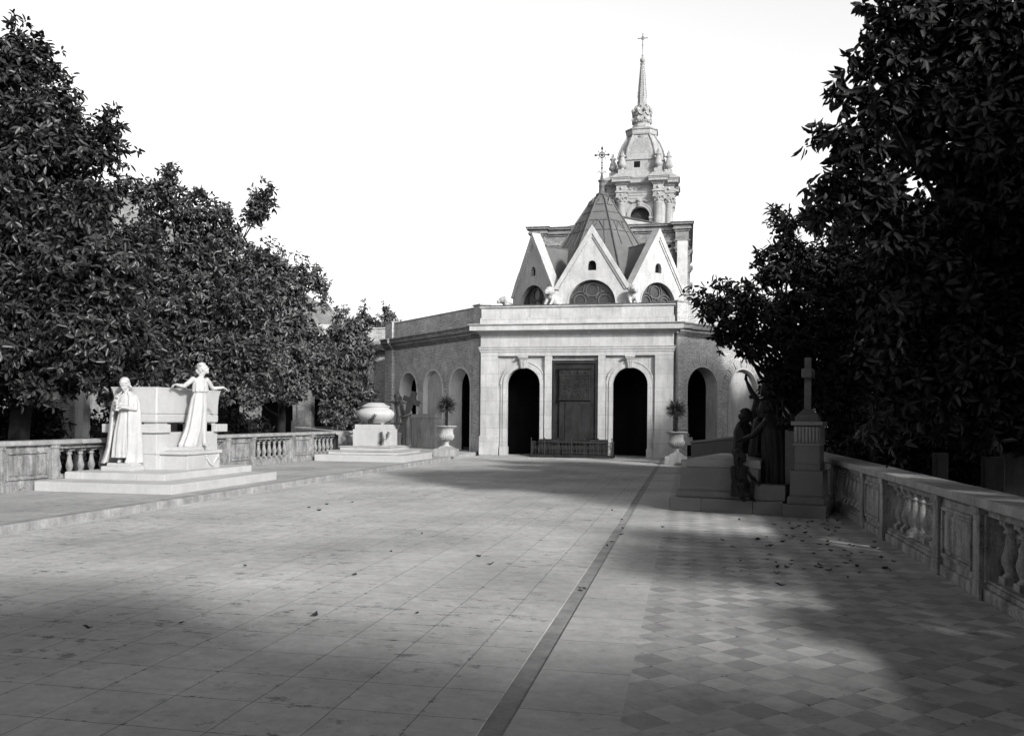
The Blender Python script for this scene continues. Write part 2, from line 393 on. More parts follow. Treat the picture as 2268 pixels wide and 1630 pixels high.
for xc in (-2.34, 2.43):
    t = MB(); t.arc(xc, 3.2, .76, .93, .05, .4, n=28); t.arc(xc, 3.2, .93, 1.04, .10, .4, n=28); t.arc(xc, 3.2, 1.0, 1.06, .075, .4, n=28)
    for s_ in (-1, 1):
        a, b = sorted((xc+s_*.76, xc+s_*.93)); t.box(a, b, .05, .4, .40, 3.2)
        a, b = sorted((xc+s_*.93, xc+s_*1.04)); t.box(a, b, .10, .4, .40, 3.2)
        a, b = sorted((xc+s_*.72, xc+s_*1.07)); t.box(a, b, .01, .42, 0, .40)
    part('archivolt', t, PORT, ch, .01)
    t = MB(); t.prism([(xc-.10, 3.93), (xc+.10, 3.93), (xc+.16, 4.34), (xc-.16, 4.34)], -.06, .3)
    for dx in (-.07, 0, .07): t.box(xc+dx-.02, xc+dx+.02, -.085, -.05, 3.98, 4.28)
    t.lathe([(.07, -.11), (.07, .11)], (0,0,0), 10) if False else None
    t.box(xc-.19, xc+.19, -.10, .25, 4.34, 4.40); t.box(xc-.22, xc+.22, -.13, .25, 4.40, 4.475)
    part('keystone', t, PORT, ch, .01)
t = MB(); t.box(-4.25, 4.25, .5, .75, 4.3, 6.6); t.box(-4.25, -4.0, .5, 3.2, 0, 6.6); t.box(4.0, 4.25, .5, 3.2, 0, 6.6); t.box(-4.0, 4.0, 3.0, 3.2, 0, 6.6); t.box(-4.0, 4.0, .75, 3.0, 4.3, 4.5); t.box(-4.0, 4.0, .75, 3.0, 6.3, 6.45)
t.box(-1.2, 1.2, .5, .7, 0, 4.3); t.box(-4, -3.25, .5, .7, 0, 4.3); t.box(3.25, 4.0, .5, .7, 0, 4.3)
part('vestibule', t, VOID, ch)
# octagon
OC = Vector((.38-X0, 6.8, 0)); AP = 4.3; HW = AP*math.tan(PI/8)
def oct_m(k): return Matrix.Translation(OC) @ Matrix.Rotation(k*PI/4, 4, 'Z')
for k in range(8):
    vis = k in (0, 1, 7, 2, 6)
    t = MB(); t.m = oct_m(k)
    y0, y1 = -AP, -AP+.42; zc, r = 7.12, 1.11; ra = 26
    PK = 10.72 if k != 6 else 9.3
    hp = lambda x: 7.9+(PK-7.9)*(1-abs(x)/HW)
    # gable wall round the big lunette, with a small round-headed window
    xs = [-HW, -r]+[r*math.cos(PI-PI*i/ra) for i in range(1, ra)]+[r, HW]
    xs = sorted(set([round(x, 4) for x in xs]+[-.2, .2, 0]))
    def low(x): return 5.0 if abs(x) >= r-1e-3 else zc+math.sqrt(max(0, r*r-x*x))
    for a, b in zip(xs, xs[1:]):
        mid = (a+b)/2
        la, lb = (low(a), low(b)) if abs(mid) < r else (5.0, 5.0)
        segs = [(la, lb, hp(a), hp(b))]
        if abs(mid) < .2:
            wt = lambda x: 8.95+math.sqrt(max(0, .04-x*x))
            segs = [(la, lb, 8.68, 8.68), (wt(a), wt(b), hp(a), hp(b))]
        for p, q, u, v in segs:
            t.add([(a,y0,p),(b,y0,q),(b,y0,v),(a,y0,u),(a,y1,p),(b,y1,q),(b,y1,v),(a,y1,u)], [(0,1,2,3),(7,6,5,4),(0,4,5,1),(3,2,6,7)])
    for x in (-.2, .2): t.add([(x,y0,8.68),(x,y1,8.68),(x,y1,8.95),(x,y0,8.95)], [(0,1,2,3)])
    for x in (-HW, HW): t.add([(x,y0,5),(x,y1,5),(x,y1,7.9),(x,y0,7.9)], [(0,1,2,3)])
    ga = part('gable', t, PLAST, ch)
    if vis:
        t = MB(); t.m = oct_m(k); t.box(-.25, .25, y0+.2, y0+.26, 8.6, 9.25); part('window', t, VOID, ga)
        t = MB(); t.m = oct_m(k); t.disc(0, zc, 1.2, y0+.26, y0+.34, 5.5, n=28); lu = part('lunette_window', t, GLASS, ga)
        t = MB(); t.m = oct_m(k)
        t.arc(0, zc, 1.06, 1.12, y0+.18, y0+.3, n=28)
        t.arc(0, zc+.66, .27, .32, y0+.2, y0+.27, 0, 2*PI, 22)
        for s_ in (-1, 1):
            t.arc(s_*.58, zc+.16, .26, .31, y0+.2, y0+.27, 0, 2*PI, 20); t.arc(s_*.58, zc+.16, .40, .45, y0+.2, y0+.27, R(15), R(165), 16)
            t.arc(s_*.28, zc+.72, .46, .50, y0+.2, y0+.27, R(60 if s_ > 0 else 100), R(80 if s_ > 0 else 120), 6)
        t.arc(0, zc+.66, .40, .44, y0+.2, y0+.27, R(-30), R(210), 20)
        part('tracery', t, TRACERY, lu)
        t = MB(); t.m = oct_m(k); t.arc(0, zc, 1.11, 1.17, y0-.03, y0+.05, n=28); part('lunette_moulding', t, PLAST, ga)
    # raking coping
    t = MB(); t.m = oct_m(k)
    ex = .07
    for s_ in (-1, 1):
        for d0, d1, yy in ((0, .20, y0-.10), (.20, .27, y0-.055)):
            a = (s_*(HW+ex), 7.9-.10-d0*.2); b = (0, PK+.1)
            nx_, nz_ = -(b[1]-a[1]), (b[0]-a[0])
            ln = math.hypot(nx_, nz_); nx_, nz_ = nx_/ln*s_, nz_/ln*s_
            pa = (a[0]-nx_*0+ (-s_)*d0*1.18, a[1]); pb = (0, b[1]-d0*2.15)
            pc = (0, b[1]-d1*2.15); pd = (a[0]+(-s_)*d1*1.18, a[1])
            t.prism([pa, pb, pc, pd] if s_ < 0 else [pd, pc, pb, pa], yy, y1 if d0 == 0 else y0+.02)
    part('raking_coping', t, PLAST, ga, .01)
    # roof of each gable, running back under the cone
    t = MB(); t.m = oct_m(k)
    pa, pb, pc = (-HW+.02, 7.42), (0, PK-.50), (HW-.02, 7.42)
    t.prism([pa, pb, pc], -AP+.41, -1.0); part('gable_roof', t, LEAD, ch)
    for x_, z_, r_ in ((-1.15, 8.46-(10.72-PK)*.35, .02), (1.15, 8.46-(10.72-PK)*.35, .02), (0, PK-.49, .035)):
        t = MB(); t.m = oct_m(k); t.tube([(x_, -AP+.44, z_), (x_, -2.0, z_)], r_, 5); part('roof_seam', t, LEADR, ch)
cone = [(3.35, 8.55), (2.22, 10.38), (1.36, 11.75), (.72, 12.72), (.66, 12.86), (.40, 13.12), (.22, 13.3)]
t = MB(); t.m = Matrix.Translation(OC); t.lathe(cone, n=8, smooth=False, ph=PI/8); cr = part('cone_roof', t, LEAD, ch)
t = MB(); t.m = Matrix.Translation(OC)
def cp(a, i, d=.02): r, z = cone[i]; return ((r+d)*math.cos(a), (r+d)*math.sin(a), z+d*.5)
def mid(p, q, f=.5): return tuple(p[i]+(q[i]-p[i])*f for i in range(3))
for k in range(8):
    a, b = PI/8+k*PI/4, PI/8+(k+1)*PI/4
    t.tube([cp(a, i) for i in range(7)], [.055, .05, .045, .045, .04, .035, .03], 6)
    for i in (2, 3): t.tube([cp(a, i), cp(b, i)], .026, 5)
    c0, c1 = mid(cp(a, 2), cp(b, 2)), mid(cp(a, 1), cp(b, 1))
    # pattern of lozenges between the ribs
    A1, B1 = mid(cp(a, 2), cp(a, 1), .42), mid(cp(b, 2), cp(b, 1), .42)
    M1 = mid(A1, B1, .28); M2 = mid(A1, B1, .72)
    t.tube([A1, B1], .022, 5) if False else None
    t.tube([c0, mid(M1, M1), A1], .022, 5); t.tube([c0, M2, B1], .022, 5)
    t.tube([M1, mid(cp(a, 2), cp(b, 2), .25)], .018, 4); t.tube([M2, mid(cp(a, 2), cp(b, 2), .75)], .018, 4)
    t.tube([M1, mid(cp(a, 1), cp(b, 1), .28)], .02, 4); t.tube([M2, mid(cp(a, 1), cp(b, 1), .72)], .02, 4)
    t.tube([A1, mid(A1, B1), B1], .018, 4)
    e0, e1 = mid(cp(a, 3), cp(a, 2), .5), mid(cp(b, 3), cp(b, 2), .5)
    t.tube([e0, e1], .012, 4)
part('rib', t, LEADR, cr)
t = MB(); t.m = Matrix.Translation(OC)
for k in (-1, 0, 1, 2, 3, 4, 5, 6):     # small triangular dormers near the top
    q = MB()
    t.m = Matrix.Translation(OC) @ Matrix.Rotation(k*PI/4, 4, 'Z')
    t.add([(-.2,-.74,12.68),(.2,-.74,12.68),(0,-.62,13.06),(0,-.42,13.0)], [(0,1,2),(1,3,2),(0,2,3)])
part('dormer', t, LEAD, cr)
t = MB(); t.m = Matrix.Translation(OC)
t.lathe([(.24, 13.26), (.30, 13.30), (.30, 13.36), (.2, 13.40), (.15, 13.5), (.14, 13.75), (.17, 13.78), (.14, 13.82), (.14, 13.98), (.2, 14.03), (.2, 14.08), (.09, 14.13), (.07, 14.3), (.05, 14.4), (.03, 14.45)], n=12)
fi = part('finial', t, LEADR, ch)
t = MB(); t.m = Matrix.Translation(OC)
t.tube([(0,0,14.3),(0,0,15.85)], .028, 6)
for z, r in ((14.72, .06), (14.86, .045), (15.0, .05)): t.ell((0,0,z), (r, r, r*.8), 8, 6)
t.arc(0, 15.4, .13, .165, -.02, .02, 0, 2*PI, 20); t.ell((0,0,15.4), (.06,.05,.06), 8, 6)
for a in range(8): t.tube([(0,0,15.4),(.15*math.cos(a*PI/4),0,15.4+.15*math.sin(a*PI/4))], .014, 4)
t.tube([(-.4,0,15.4),(.4,0,15.4)], .026, 6)
for p in ((-.33,0,15.4), (.33,0,15.4), (0,0,15.74)): t.ell(p, (.065,.05,.065), 8, 6)
for a in (1, 3, 5, 7): t.ell((.26*math.cos(a*PI/4),0,15.4+.26*math.sin(a*PI/4)), (.03,.02,.03), 6, 4); t.tube([(0,0,15.4),(.26*math.cos(a*PI/4),0,15.4+.26*math.sin(a*PI/4))], .008, 4)
for s_ in (-1, 1): t.tube([(0,0,14.36),(s_*.08,0,14.5),(s_*.16,0,14.55),(s_*.21,0,14.5),(s_*.2,0,14.43)], .018, 5)
part('finial_cross', t, IRON, fi)
# crouching lion gargoyles at the corners between gables
def lion(mb):
    mb.ell((0,-.12,.30), (.17,.34,.19), rot=Euler((R(-35),0,0))); mb.ell((0,.12,.18), (.2,.22,.18))
    mb.ell((0,-.42,.58), (.15,.17,.15)); mb.ell((0,-.58,.53), (.085,.10,.075)); mb.ell((0,-.60,.46), (.07,.08,.03))
    for s_ in (-1, 1):
        mb.ell((s_*.11,-.34,.70), (.04,.03,.05)); mb.limb([(s_*.12,-.26,.36),(s_*.13,-.40,.16),(s_*.12,-.50,.03)], [.075,.06,.055], 8)
        mb.limb([(s_*.18,.12,.16),(s_*.2,-.1,.08),(s_*.18,-.2,.03)], [.1,.07,.06], 8)
    for i in range(14):
        a = i/14*2*PI; mb.ell((.16*math.cos(a),-.34,.57+.15*math.sin(a)), (.05,.07,.05), 7, 5)
for k in (0, 7, 1, 6):
    a = -PI/2+PI/8+k*PI/4
    rr = AP/math.cos(PI/8)
    t = MB(); t.m = Matrix.Translation(OC+Vector((rr*math.cos(a)*1.0, rr*math.sin(a)*1.0, 6.95))) @ Matrix.Rotation(a+PI/2, 4, 'Z') @ Matrix.Scale(1.25, 4)
    lion(t); sculpt('gargoyle', t, PLAST, ch, .025, 2)
t = MB(); t.lathe([(4.4, 6.46), (4.4, 6.6)], OC, 8, False, PI/8); part('octagon_base', t, LEAD, ch)

# downpipes on either side of the portico
for x, lab in ((-4.46, 'thin downpipe between the white portico and the wing with the blind niche'), (4.36, 'thin downpipe on the portico edge just behind the yucca near the granite tomb')):
    t = MB(); t.tube([(x, .34, .02), (x, .34, 5.15), (x-.07*(1 if x < 0 else -1)*0+.0, .30, 5.35), (x+.03, .10, 5.48)], .045, 8)
    for z in (.9, 2.2, 3.5, 4.7): t.lathe([(.062, -.04), (.062, .04)], (x, .34, z), 8)
    tag(part('downpipe', t, PIPEM), lab, 'drainpipe')

# ------------------------------------------------------------------ dark wall tomb between the two arches
wt_ = thing('wall_tomb', 'dark stained stone wall tomb with a carved relief between the two portico arches', 'tomb', (X0, 0, 0))
t = MB(); t.box(-1.03, 1.03, .08, .22, .80, 4.28)
t.prism([(-1.03, 4.28), (1.03, 4.28), (.90, 4.12), (-.90, 4.12)][::-1], .02, .1); t.prism([(-1.03, .8), (-.90, .8), (-.90, 4.12), (-1.03, 4.28)], .02, .1); t.prism([(.90, .8), (1.03, .8), (1.03, 4.28), (.90, 4.12)], .02, .1)
part('slab', t, DARKST, wt_, .01)
t = MB(); t.box(-.68, .68, -.03, .1, .7, 2.46); t.box(-.42, .42, -.06, -.02, .7, 2.46); part('stele', t, DARKST, wt_, .01)
t = MB(); t.box(-.69, .69, -.06, .1, 2.54, 3.94)
t.box(-.72, .72, -.12, .1, 3.88, 3.94); t.box(-.69, .69, -.09, .1, 3.57, 3.62); t.box(-.71, .71, -.11, .1, 2.50, 2.56)
t.box(-.67, -.63, -.085, -.04, 2.56, 3.57); t.box(.63, .67, -.085, -.04, 2.56, 3.57)
fr_ = part('relief_frame', t, DARKST, wt_, .008)
t = MB(); rn = random.Random(4); t.box(-.62, .62, -.07, -.03, 2.58, 3.82)
for i in range(150):
    x, z = rn.uniform(-.58, .58), rn.uniform(2.62, 3.50)
    t.ell((x, -.065, z), (rn.uniform(.015, .045), rn.uniform(.015, .03), rn.uniform(.02, .06)), 7, 5, Euler((0, rn.uniform(-1, 1), 0)))
for x in (-.5, -.17, .17, .5): t.lathe([(.05, 0), (.05, .03)], (0,0,0), 4) if False else t.ell((x, -.062, 3.74), (.06, .03, .06), 9, 5)
part('carved_relief', t, DARKST, fr_)
t = MB(); t.box(-1.5, -.72, -.62, .0, .62, .78); t.box(.72, 1.5, -.62, .0, .62, .78); t.box(-1.5, 1.5, -.55, .0, 0, .62); t.taper(-.85, .85, -.7, -.0, .62, .72, .05)
part('sarcophagus', t, DARKST, wt_, .02)
fn = thing('iron_grave_fence', 'low black iron fence on a dark kerb around the wall tomb', 'fence', (X0, 0, 0))
t = MB(); t.box(-1.82, 1.82, -1.1, -.9, 0, .12); t.box(-1.82, -1.68, -.9, -.02, 0, .12); t.box(1.68, 1.82, -.9, -.02, 0, .12); part('kerb_stone', t, DARKST, fn, .01)
t = MB()
for z in (.2, .66): t.tube([(-1.75, -.02, z), (-1.75, -1.0, z), (1.75, -1.0, z), (1.75, -.02, z)], .016, 6)
part('rail', t, IRON, fn)
t = MB()
for i in range(24):
    x = -1.70+i*3.4/23
    t.tube([(x, -1.0, .1), (x, -1.0, .70)], .010, 5); t.arc(x+.073, .43, .055, .07, -1.008, -.992, 0, 2*PI, 10); t.tube([(x, -1, .2), (x+.146, -1, .66)], .007, 4)
for s_ in (-1, 1):
    for i in range(7): t.tube([(s_*1.75, -.1-i*.14, .1), (s_*1.75, -.1-i*.14, .70)], .010, 5)
part('iron_scrollwork', t, IRON, fn)
t = MB()
for i in range(7):
    x = -1.75+i*3.5/6; t.tube([(x, -1, 0.1), (x, -1, .80)], .02, 6); t.ell((x, -1, .82), (.03, .03, .04), 7, 5)
part('post', t, IRON, fn)

# ------------------------------------------------------------------ brick wings of the chapel
def wing(right):
    LN = 9.9
    if right: o = thing('brick_wing', 'brick chapel wing with a sunlit arch, partly hidden by the granite tomb', 'building', (4.25, .75, 0), R(45))
    else: o = thing('brick_wing', 'brick chapel wing with two open arches and a blind niche, behind the urn tomb', 'building', (-4.42-LN*.719, .75+LN*.695, 0), -R(44))
    U = (lambda u: u) if right else (lambda u: LN-u)
    def bx(mb, u0, u1, *a):
        p, q = sorted((U(u0), U(u1))); mb.box(p, q, *a)
    cs = (1.75, 4.45, 7.15) if right else (2.07, 4.72, 7.4)
    r, sp = .97, 3.12
    t = MB(); t.archwall(0, LN, 0, 5.45, 0, .70, [(U(cs[0]), r, sp, 0), (U(cs[1]), r, sp, 0), (U(cs[2]), r, sp, 0)])
    part('wall', t, BRICK, o)
    for u0, u1 in ((0, .62), (9.05, LN)): t = MB(); bx(t, u0, u1, -.17, .02, 0, 5.45); part('pilaster', t, BRICK, o, .008)
    t = MB()
    for z0, z1, d in ((5.38, 5.46, .06), (5.46, 5.54, .13), (5.54, 5.70, .2), (5.70, 5.90, .30), (5.9, 5.97, .36)):
        bx(t, 0, LN, -d, .9, z0, z1)
        for u0, u1 in ((0, .66), (9.01, LN)): bx(t, u0, u1, -d-.16, .0, z0+.003, z1-.003)
    part('cornice', t, BRICKD, o, .01)
    t = MB(); bx(t, 0, LN, -.02, .35, 5.97, 6.82)
    for u0, u1 in ((0, .62), (9.05, LN)): bx(t, u0, u1, -.17, .37, 5.97, 6.88)
    part('parapet', t, BRICK, o, .01)
    t = MB(); bx(t, .6, 9.07, -.06, .4, 6.82, 6.87)
    for u0, u1 in ((-.03, .66), (9.02, LN+.04)): bx(t, u0, u1, -.22, .42, 6.88, 6.95)
    part('parapet_coping', t, OLDPL, o, .01)
    for i, c_ in enumerate(cs):
        t = MB(); n = 27
        for k in range(n):
            a0, a1 = PI*k/n+.012, PI*(k+1)/n-.012
            t.arc(U(c_), sp, r+.08, r+.08+(.36 if k % 2 else .34), -.02-.012*(k % 3), .1, a0, a1, 1)
        part('voussoirs', t, VOUS, o)
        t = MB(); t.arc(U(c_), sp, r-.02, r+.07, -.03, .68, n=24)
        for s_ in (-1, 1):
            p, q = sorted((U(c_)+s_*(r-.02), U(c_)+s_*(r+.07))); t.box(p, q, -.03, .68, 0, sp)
        part('plaster_reveal', t, PLASTLIT if not right else PLAST, o)
    t = MB(); t.disc(U(cs[1]), sp, r-.03, .22, .3, 0); part('niche_back', t, PLAST, o)
    t = MB(); t.box(.1, LN-.1, 3.0, 3.15, 0, 5.4); t.box(.0, LN, .70, 3.1, 5.25, 5.44); t.box(-.0, .1, .70, 3.1, 0, 5.3); t.box(LN-.1, LN, .70, 3.1, 0, 5.3); t.box(.1, LN-.1, 1.0, 3.0, -.05, .02)
    for c_ in (cs[0]+1.32, cs[1]+1.32): bx(t, c_-.2, c_+.2, .70, .9, 0, 5.3)
    part('gallery', t, VOID, o)
    if not right:
        t = MB(); bx(t, 3.75, 6.45, -.42, -.02, 0, 1.66); t.taper(min(U(3.7), U(6.5)), max(U(3.7), U(6.5)), -.46, -.02, 1.66, 1.86, .12)
        part('dado_block', t, OLDPL, o, .02)
    else:
        t = MB(); t.lathe([(.16, .9), (.16, .97), (.2, .99), (.2, 1.02), (.13, 1.08), (.12, 1.15), (.105, 2.0), (.1, 2.3)], (cs[0]-.62, .42, 0), 14); t.box(cs[0]-.95, cs[0]-.38, .2, .65, .55, .9)
        part('marble_column', t, PLAST, o)
    return o
wing(False); wing(True)
# granite faced stair parapet in front of the right wing
sp_ = thing('stair_parapet', 'sloping dark granite stair parapet before the sunlit wing arch', 'parapet', (0,0,0))
t = MB(); t.add([(5.0,-.9,0),(8.6,-.9,0),(8.6,-.9,1.15),(5.0,-.9,.70),(5.0,-.5,0),(8.6,-.5,0),(8.6,-.5,1.15),(5.0,-.5,.70)], [(0,1,2,3),(7,6,5,4),(0,3,7,4),(1,5,6,2),(0,4,5,1),(3,2,6,7)])
part('granite_wall', t, GRAN, sp_)
t = MB(); t.add([(4.95,-.98,.70),(8.6,-.98,1.16),(8.6,-.98,1.24),(4.95,-.98,.78),(4.95,-.42,.70),(8.6,-.42,1.16),(8.6,-.42,1.24),(4.95,-.42,.78)], [(0,1,2,3),(7,6,5,4),(0,3,7,4),(1,5,6,2),(0,4,5,1),(3,2,6,7)])
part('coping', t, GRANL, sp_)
# taller end block beyond the left wing
eb = thing('brick_corner_pavilion', 'narrow brick corner block with a cornice, behind the wing with the blind niche', 'building', (-13.7, 9.3, 0))
t = MB(); t.archwall(0, 4.5, -.2, 5.5, 0, .8, [(2.55, .7, 2.4, -.2)]); t.box(0, 4.5, .8, 4.5, 3.4, 5.5); part('wall', t, BRICK, eb)
t = MB(); t.box(-.05, .82, -.2, 0.02, -.2, 5.5); part('pilaster', t, BRICK, eb)
t = MB(); t.box(-.15, 4.6, -.3, .8, 5.42, 5.52); t.box(-.5, 4.6, -.5, .8, 5.52, 5.85); part('cornice', t, BRICKD, eb, .01)
t = MB(); t.box(.05, 4.5, -.1, .5, 5.85, 6.78); t.box(0, 4.5, -.16, .55, 6.78, 6.86); part('parapet', t, BRICK, eb, .01)
t = MB(); t.box(.9, 4.5, 2.4, 2.6, -.2, 3.4); part('back_wall', t, VOID, eb)
# low cemetery arcades running left and right behind the trees
def arcade(nm, lab, x0, x1, y, pitch, first, ztop):
    o = thing(nm, lab, 'arcade', (0, y, -1.2))
    zt = ztop+1.2; r = pitch/2-.62
    xs = []; x = first
    while x < x1: xs.append(x); x += pitch
    t = MB(); t.archwall(x0, x1, 0, zt, 0, .6, [(x, r, zt-1.0-r, 0) for x in xs if x-r > x0+.1 and x+r < x1-.1]); part('arcade_wall', t, BRICKA, o)
    for x in xs: t = MB(); t.box(x-pitch/2-.25, x-pitch/2+.25, -.12, .02, 0, zt-.02); part('pilaster', t, BRICKA, o)
    t = MB(); t.box(x0, x1, -.3, .7, zt, zt+.22); part('cornice', t, PLAST, o, .02)
    t = MB(); t.add([(x0,-.35,zt+.22),(x1,-.35,zt+.22),(x1,4.2,zt+1.2),(x0,4.2,zt+1.2),(x0,4.2,zt),(x1,4.2,zt)], [(0,1,2,3),(3,2,5,4)]); part('roof', t, LEAD, o)
    t = MB(); t.box(x0, x1, 3.6, 3.8, 0, zt); t.box(x0, x1, .6, 3.6, zt-.1, zt); part('back_wall', t, VOID, o)
    for x in xs: t = MB(); t.box(x-.55, x+.55, 3.5, 3.6, .3, 2.6); part('wall_plaque', t, OLDPL, o)
arcade('brick_arcade', 'long low brick arcade in shade beyond the curved stone parapet', -58, -13.9, 13.6, 3.75, -55.1, 5.0)
arcade('brick_arcade', 'low brick arcade glimpsed behind the granite cross', 11.9, 46, 9.2, 3.75, 13.6, 4.9)

# ------------------------------------------------------------------ brick church
chu = thing('brick_church', 'tall brick church front with stepped cornice behind the pointed gables', 'church', (-.4, 20, 0))
t = MB(); t.box(-5.2, 5.2, 0, 14, 0, 14.12); part('wall', t, BRICKD, chu)
for a, b in ((-5.28, -4.3), (4.38, 5.24)): t = MB(); t.box(a, b, -.35, .02, 0, 14.1); part('corner_pier', t, BRICKD, chu, .01)
t = MB()
for z0, z1, d in ((14.08, 14.2, .08), (14.2, 14.32, .18), (14.32, 14.5, .12), (14.5, 14.62, .28), (14.62, 14.68, .34)):
    t.box(-5.2-d, 5.2+d, -d, 14, z0, z1)
    for a, b in ((-5.28, -4.3), (4.38, 5.24)): t.box(a-d, b+d, -.35-d, 0, z0+.003, z1-.003)
part('cornice', t, BRICKD, chu, .01)
t = MB()
for z0, z1, d in ((13.36, 13.44, .05), (13.44, 13.52, .11), (12.9, 12.96, .06), (12.96, 13.02, .11)):
    t.box(-5.2-d, 5.2+d, -d, 14, z0, z1)
    for a, b in ((-5.28, -4.3), (4.38, 5.24)): t.box(a-d, b+d, -.35-d, 0, z0+.003, z1-.003)
part('string_course', t, BRICKD, chu)
for zz in (12.6, 11.5, 10.4, 9.4):
    t = MB()
    for i, d in enumerate((.12, .2, .28)): t.box(5.2, 5.24+d, .3, 1.3, zz+i*.14, zz+.14+i*.14)
    t.box(5.2, 5.36, .45, 1.15, zz-.9, zz); part('side_corbel', t, BRICKD, chu)
for x, z in ((-4.0, 13.15), (4.0, 13.2), (-2.0, 12.2), (2.9, 12.1)): t = MB(); t.box(x-.09, x+.09, -.004, .05, z-.09, z+.09); part('putlog_hole', t, VOID, chu)
t = MB(); t.prism([(-4.0, 14.68), (4.15, 14.68), (.55, 15.5)], .9, 13); part('roof', t, TILE, chu)
t = MB(); t.tube([(-4.0, .88, 14.72), (.55, .88, 15.53), (4.15, .88, 14.72)], .06, 6); part('verge', t, LEADR, chu)
t = MB(); rn = random.Random(9)
for i in range(26): t.ell((5.35+rn.uniform(0, .35), .7+rn.uniform(-.2, .2), 7.6+i*.075), (rn.uniform(.1, .22),.18,rn.uniform(.08, .16)), 8, 5)
part('carved_bracket', t, PLAST, chu)

# ------------------------------------------------------------------ bell tower
tw = thing('bell_tower', 'pale stone bell tower with columns, flame urns, bulging dome and tall needle spire', 'tower', (1.08, 32, 0))
def chs(a, c): return [(-a+c,-a),(a-c,-a),(a,-a+c),(a,a-c),(a-c,a),(-a+c,a),(-a,a-c),(-a,-a+c)]
def chl(mb, prof, cf=.3, smooth=False): mb.loft([[(x, y, z) for x, y in chs(a, a*cf)] for a, z in prof], smooth)
t = MB()
for k in range(4):
    t.m = Matrix.Rotation(k*PI/2, 4, 'Z'); t.archwall(-1.5, 1.5, 13, 19.0, -2.05, -1.5, [(0, .76, 17.6, 16.2)])
    t.add([(1.5,-2.05,13),(2.05,-1.5,13),(2.05,-1.5,19),(1.5,-2.05,19),(1.5,-1.5,13),(1.5,-1.5,19)], [(0,1,2,3),(0,3,5,4)])
t.m = Matrix.Identity(4)
part('belfry_wall', t, TOWERS, tw)
t = MB(); t.box(-1.45, 1.45, -1.45, 1.45, 13, 19); part('belfry_interior', t, VOID, tw)
for k in range(4):
    t = MB(); t.m = Matrix.Rotation(k*PI/2, 4, 'Z')
    for i in range(-6, 7):
        t.tube([(i*.15-.7, -1.62, 16.9), (i*.15+.7, -1.62, 18.3)], .012, 4); t.tube([(i*.15+.7, -1.61, 16.9), (i*.15-.7, -1.61, 18.3)], .012, 4)
    part('lattice', t, TRACERY, tw)
for k in range(4):
    t = MB(); t.m = Matrix.Rotation(k*PI/2, 4, 'Z')
    t.arc(0, 17.6, .76, .92, -2.12, -2.0, n=24); t.arc(0, 17.6, .92, 1.02, -2.16, -2.0, n=24)
    for s_ in (-1, 1):
        p, q = sorted((s_*.76, s_*1.02)); t.box(p, q, -2.11, -2.0, 16.2, 17.6); t.box(p-.05, q+.05, -2.2, -2.0, 17.35, 17.55)
    t.prism([(-.11, 18.3), (.11, 18.3), (.19, 18.95), (-.19, 18.95)], -2.3, -2.0); t.ell((0,-2.3,18.75), (.17,.1,.12), 8, 5); t.ell((0,-2.28,18.45), (.12,.08,.1), 8, 5)
    for s_ in (-1, 1):
        t.tube([(s_*(.3+.08*i), -2.14, 18.85-.16*math.sin(PI*i/7)) for i in range(8)], [.035,.05,.06,.065,.065,.06,.05,.035], 6)
    part('archivolt', t, TOWERS, tw)
cols = []
for k in range(4):
    rot = Matrix.Rotation(k*PI/2, 4, 'Z')
    for sx in (-1, 1): cols.append(rot @ Vector((sx*1.42, -2.22, 0)))
for p in cols:
    t = MB(); t.lathe([(.42, 15.6), (.42, 15.75), (.36, 15.85), (.335, 16.0), (.335, 17.0), (.30, 18.5), (.33, 18.53), (.33, 18.58), (.29, 18.6)], p, 18)
    c_ = part('column', t, TOWERS, tw)
    t = MB(); t.lathe([(.29, 18.58), (.34, 18.7), (.42, 18.9), (.45, 18.97)], p, 12)
    for i in range(8):
        a = i*PI/4; t.ell((p.x+.36*math.cos(a), p.y+.36*math.sin(a), 18.75), (.07,.07,.1), 7, 5); t.ell((p.x+.43*math.cos(a+.39), p.y+.43*math.sin(a+.39), 18.9), (.07,.07,.07), 7, 5)
    t.box(p.x-.44, p.x+.44, p.y-.44, p.y+.44, 18.96, 19.03); part('capital', t, TOWERS, c_)
t = MB()
chl(t, [(2.1, 19.0), (2.1, 19.2), (2.14, 19.2), (2.14, 19.38), (2.2, 19.42), (2.1, 19.45), (2.1, 20.0), (2.25, 20.05), (2.25, 20.1), (2.5, 20.12), (2.52, 20.35), (2.62, 20.5), (2.62, 20.55), (2.3, 20.62)], .32)
for p in cols:
    s_ = .40
    t.box(p.x-s_, p.x+s_, p.y-s_, p.y+s_, 19.03, 19.36); t.box(p.x-s_-.08, p.x+s_+.08, p.y-s_-.08, p.y+s_+.08, 19.36, 19.46)
    t.box(p.x-s_+.01, p.x+s_-.01, p.y-s_+.01, p.y+s_-.01, 19.46, 19.95)
    for i, (z0, z1, d) in enumerate(((19.95, 20.05, .08), (20.05, 20.13, .16), (20.13, 20.34, .33), (20.34, 20.44, .38), (20.44, 20.52, .44))): t.box(p.x-s_-d, p.x+s_+d, p.y-s_-d, p.y+s_+d, z0, z1)
    t.taper(p.x-s_-.40, p.x+s_+.40, p.y-s_-.40, p.y+s_+.40, 20.52, 20.85, .38)
    for a in range(4):
        q = Matrix.Rotation(a*PI/2, 3, 'Z') @ Vector((0, -s_, 0)); t.ell((p.x+q.x, p.y+q.y, 19.2), (.1,.1,.1), 9, 6); t.ell((p.x+q.x, p.y+q.y, 19.7), (.12,.12,.12), 9, 6)
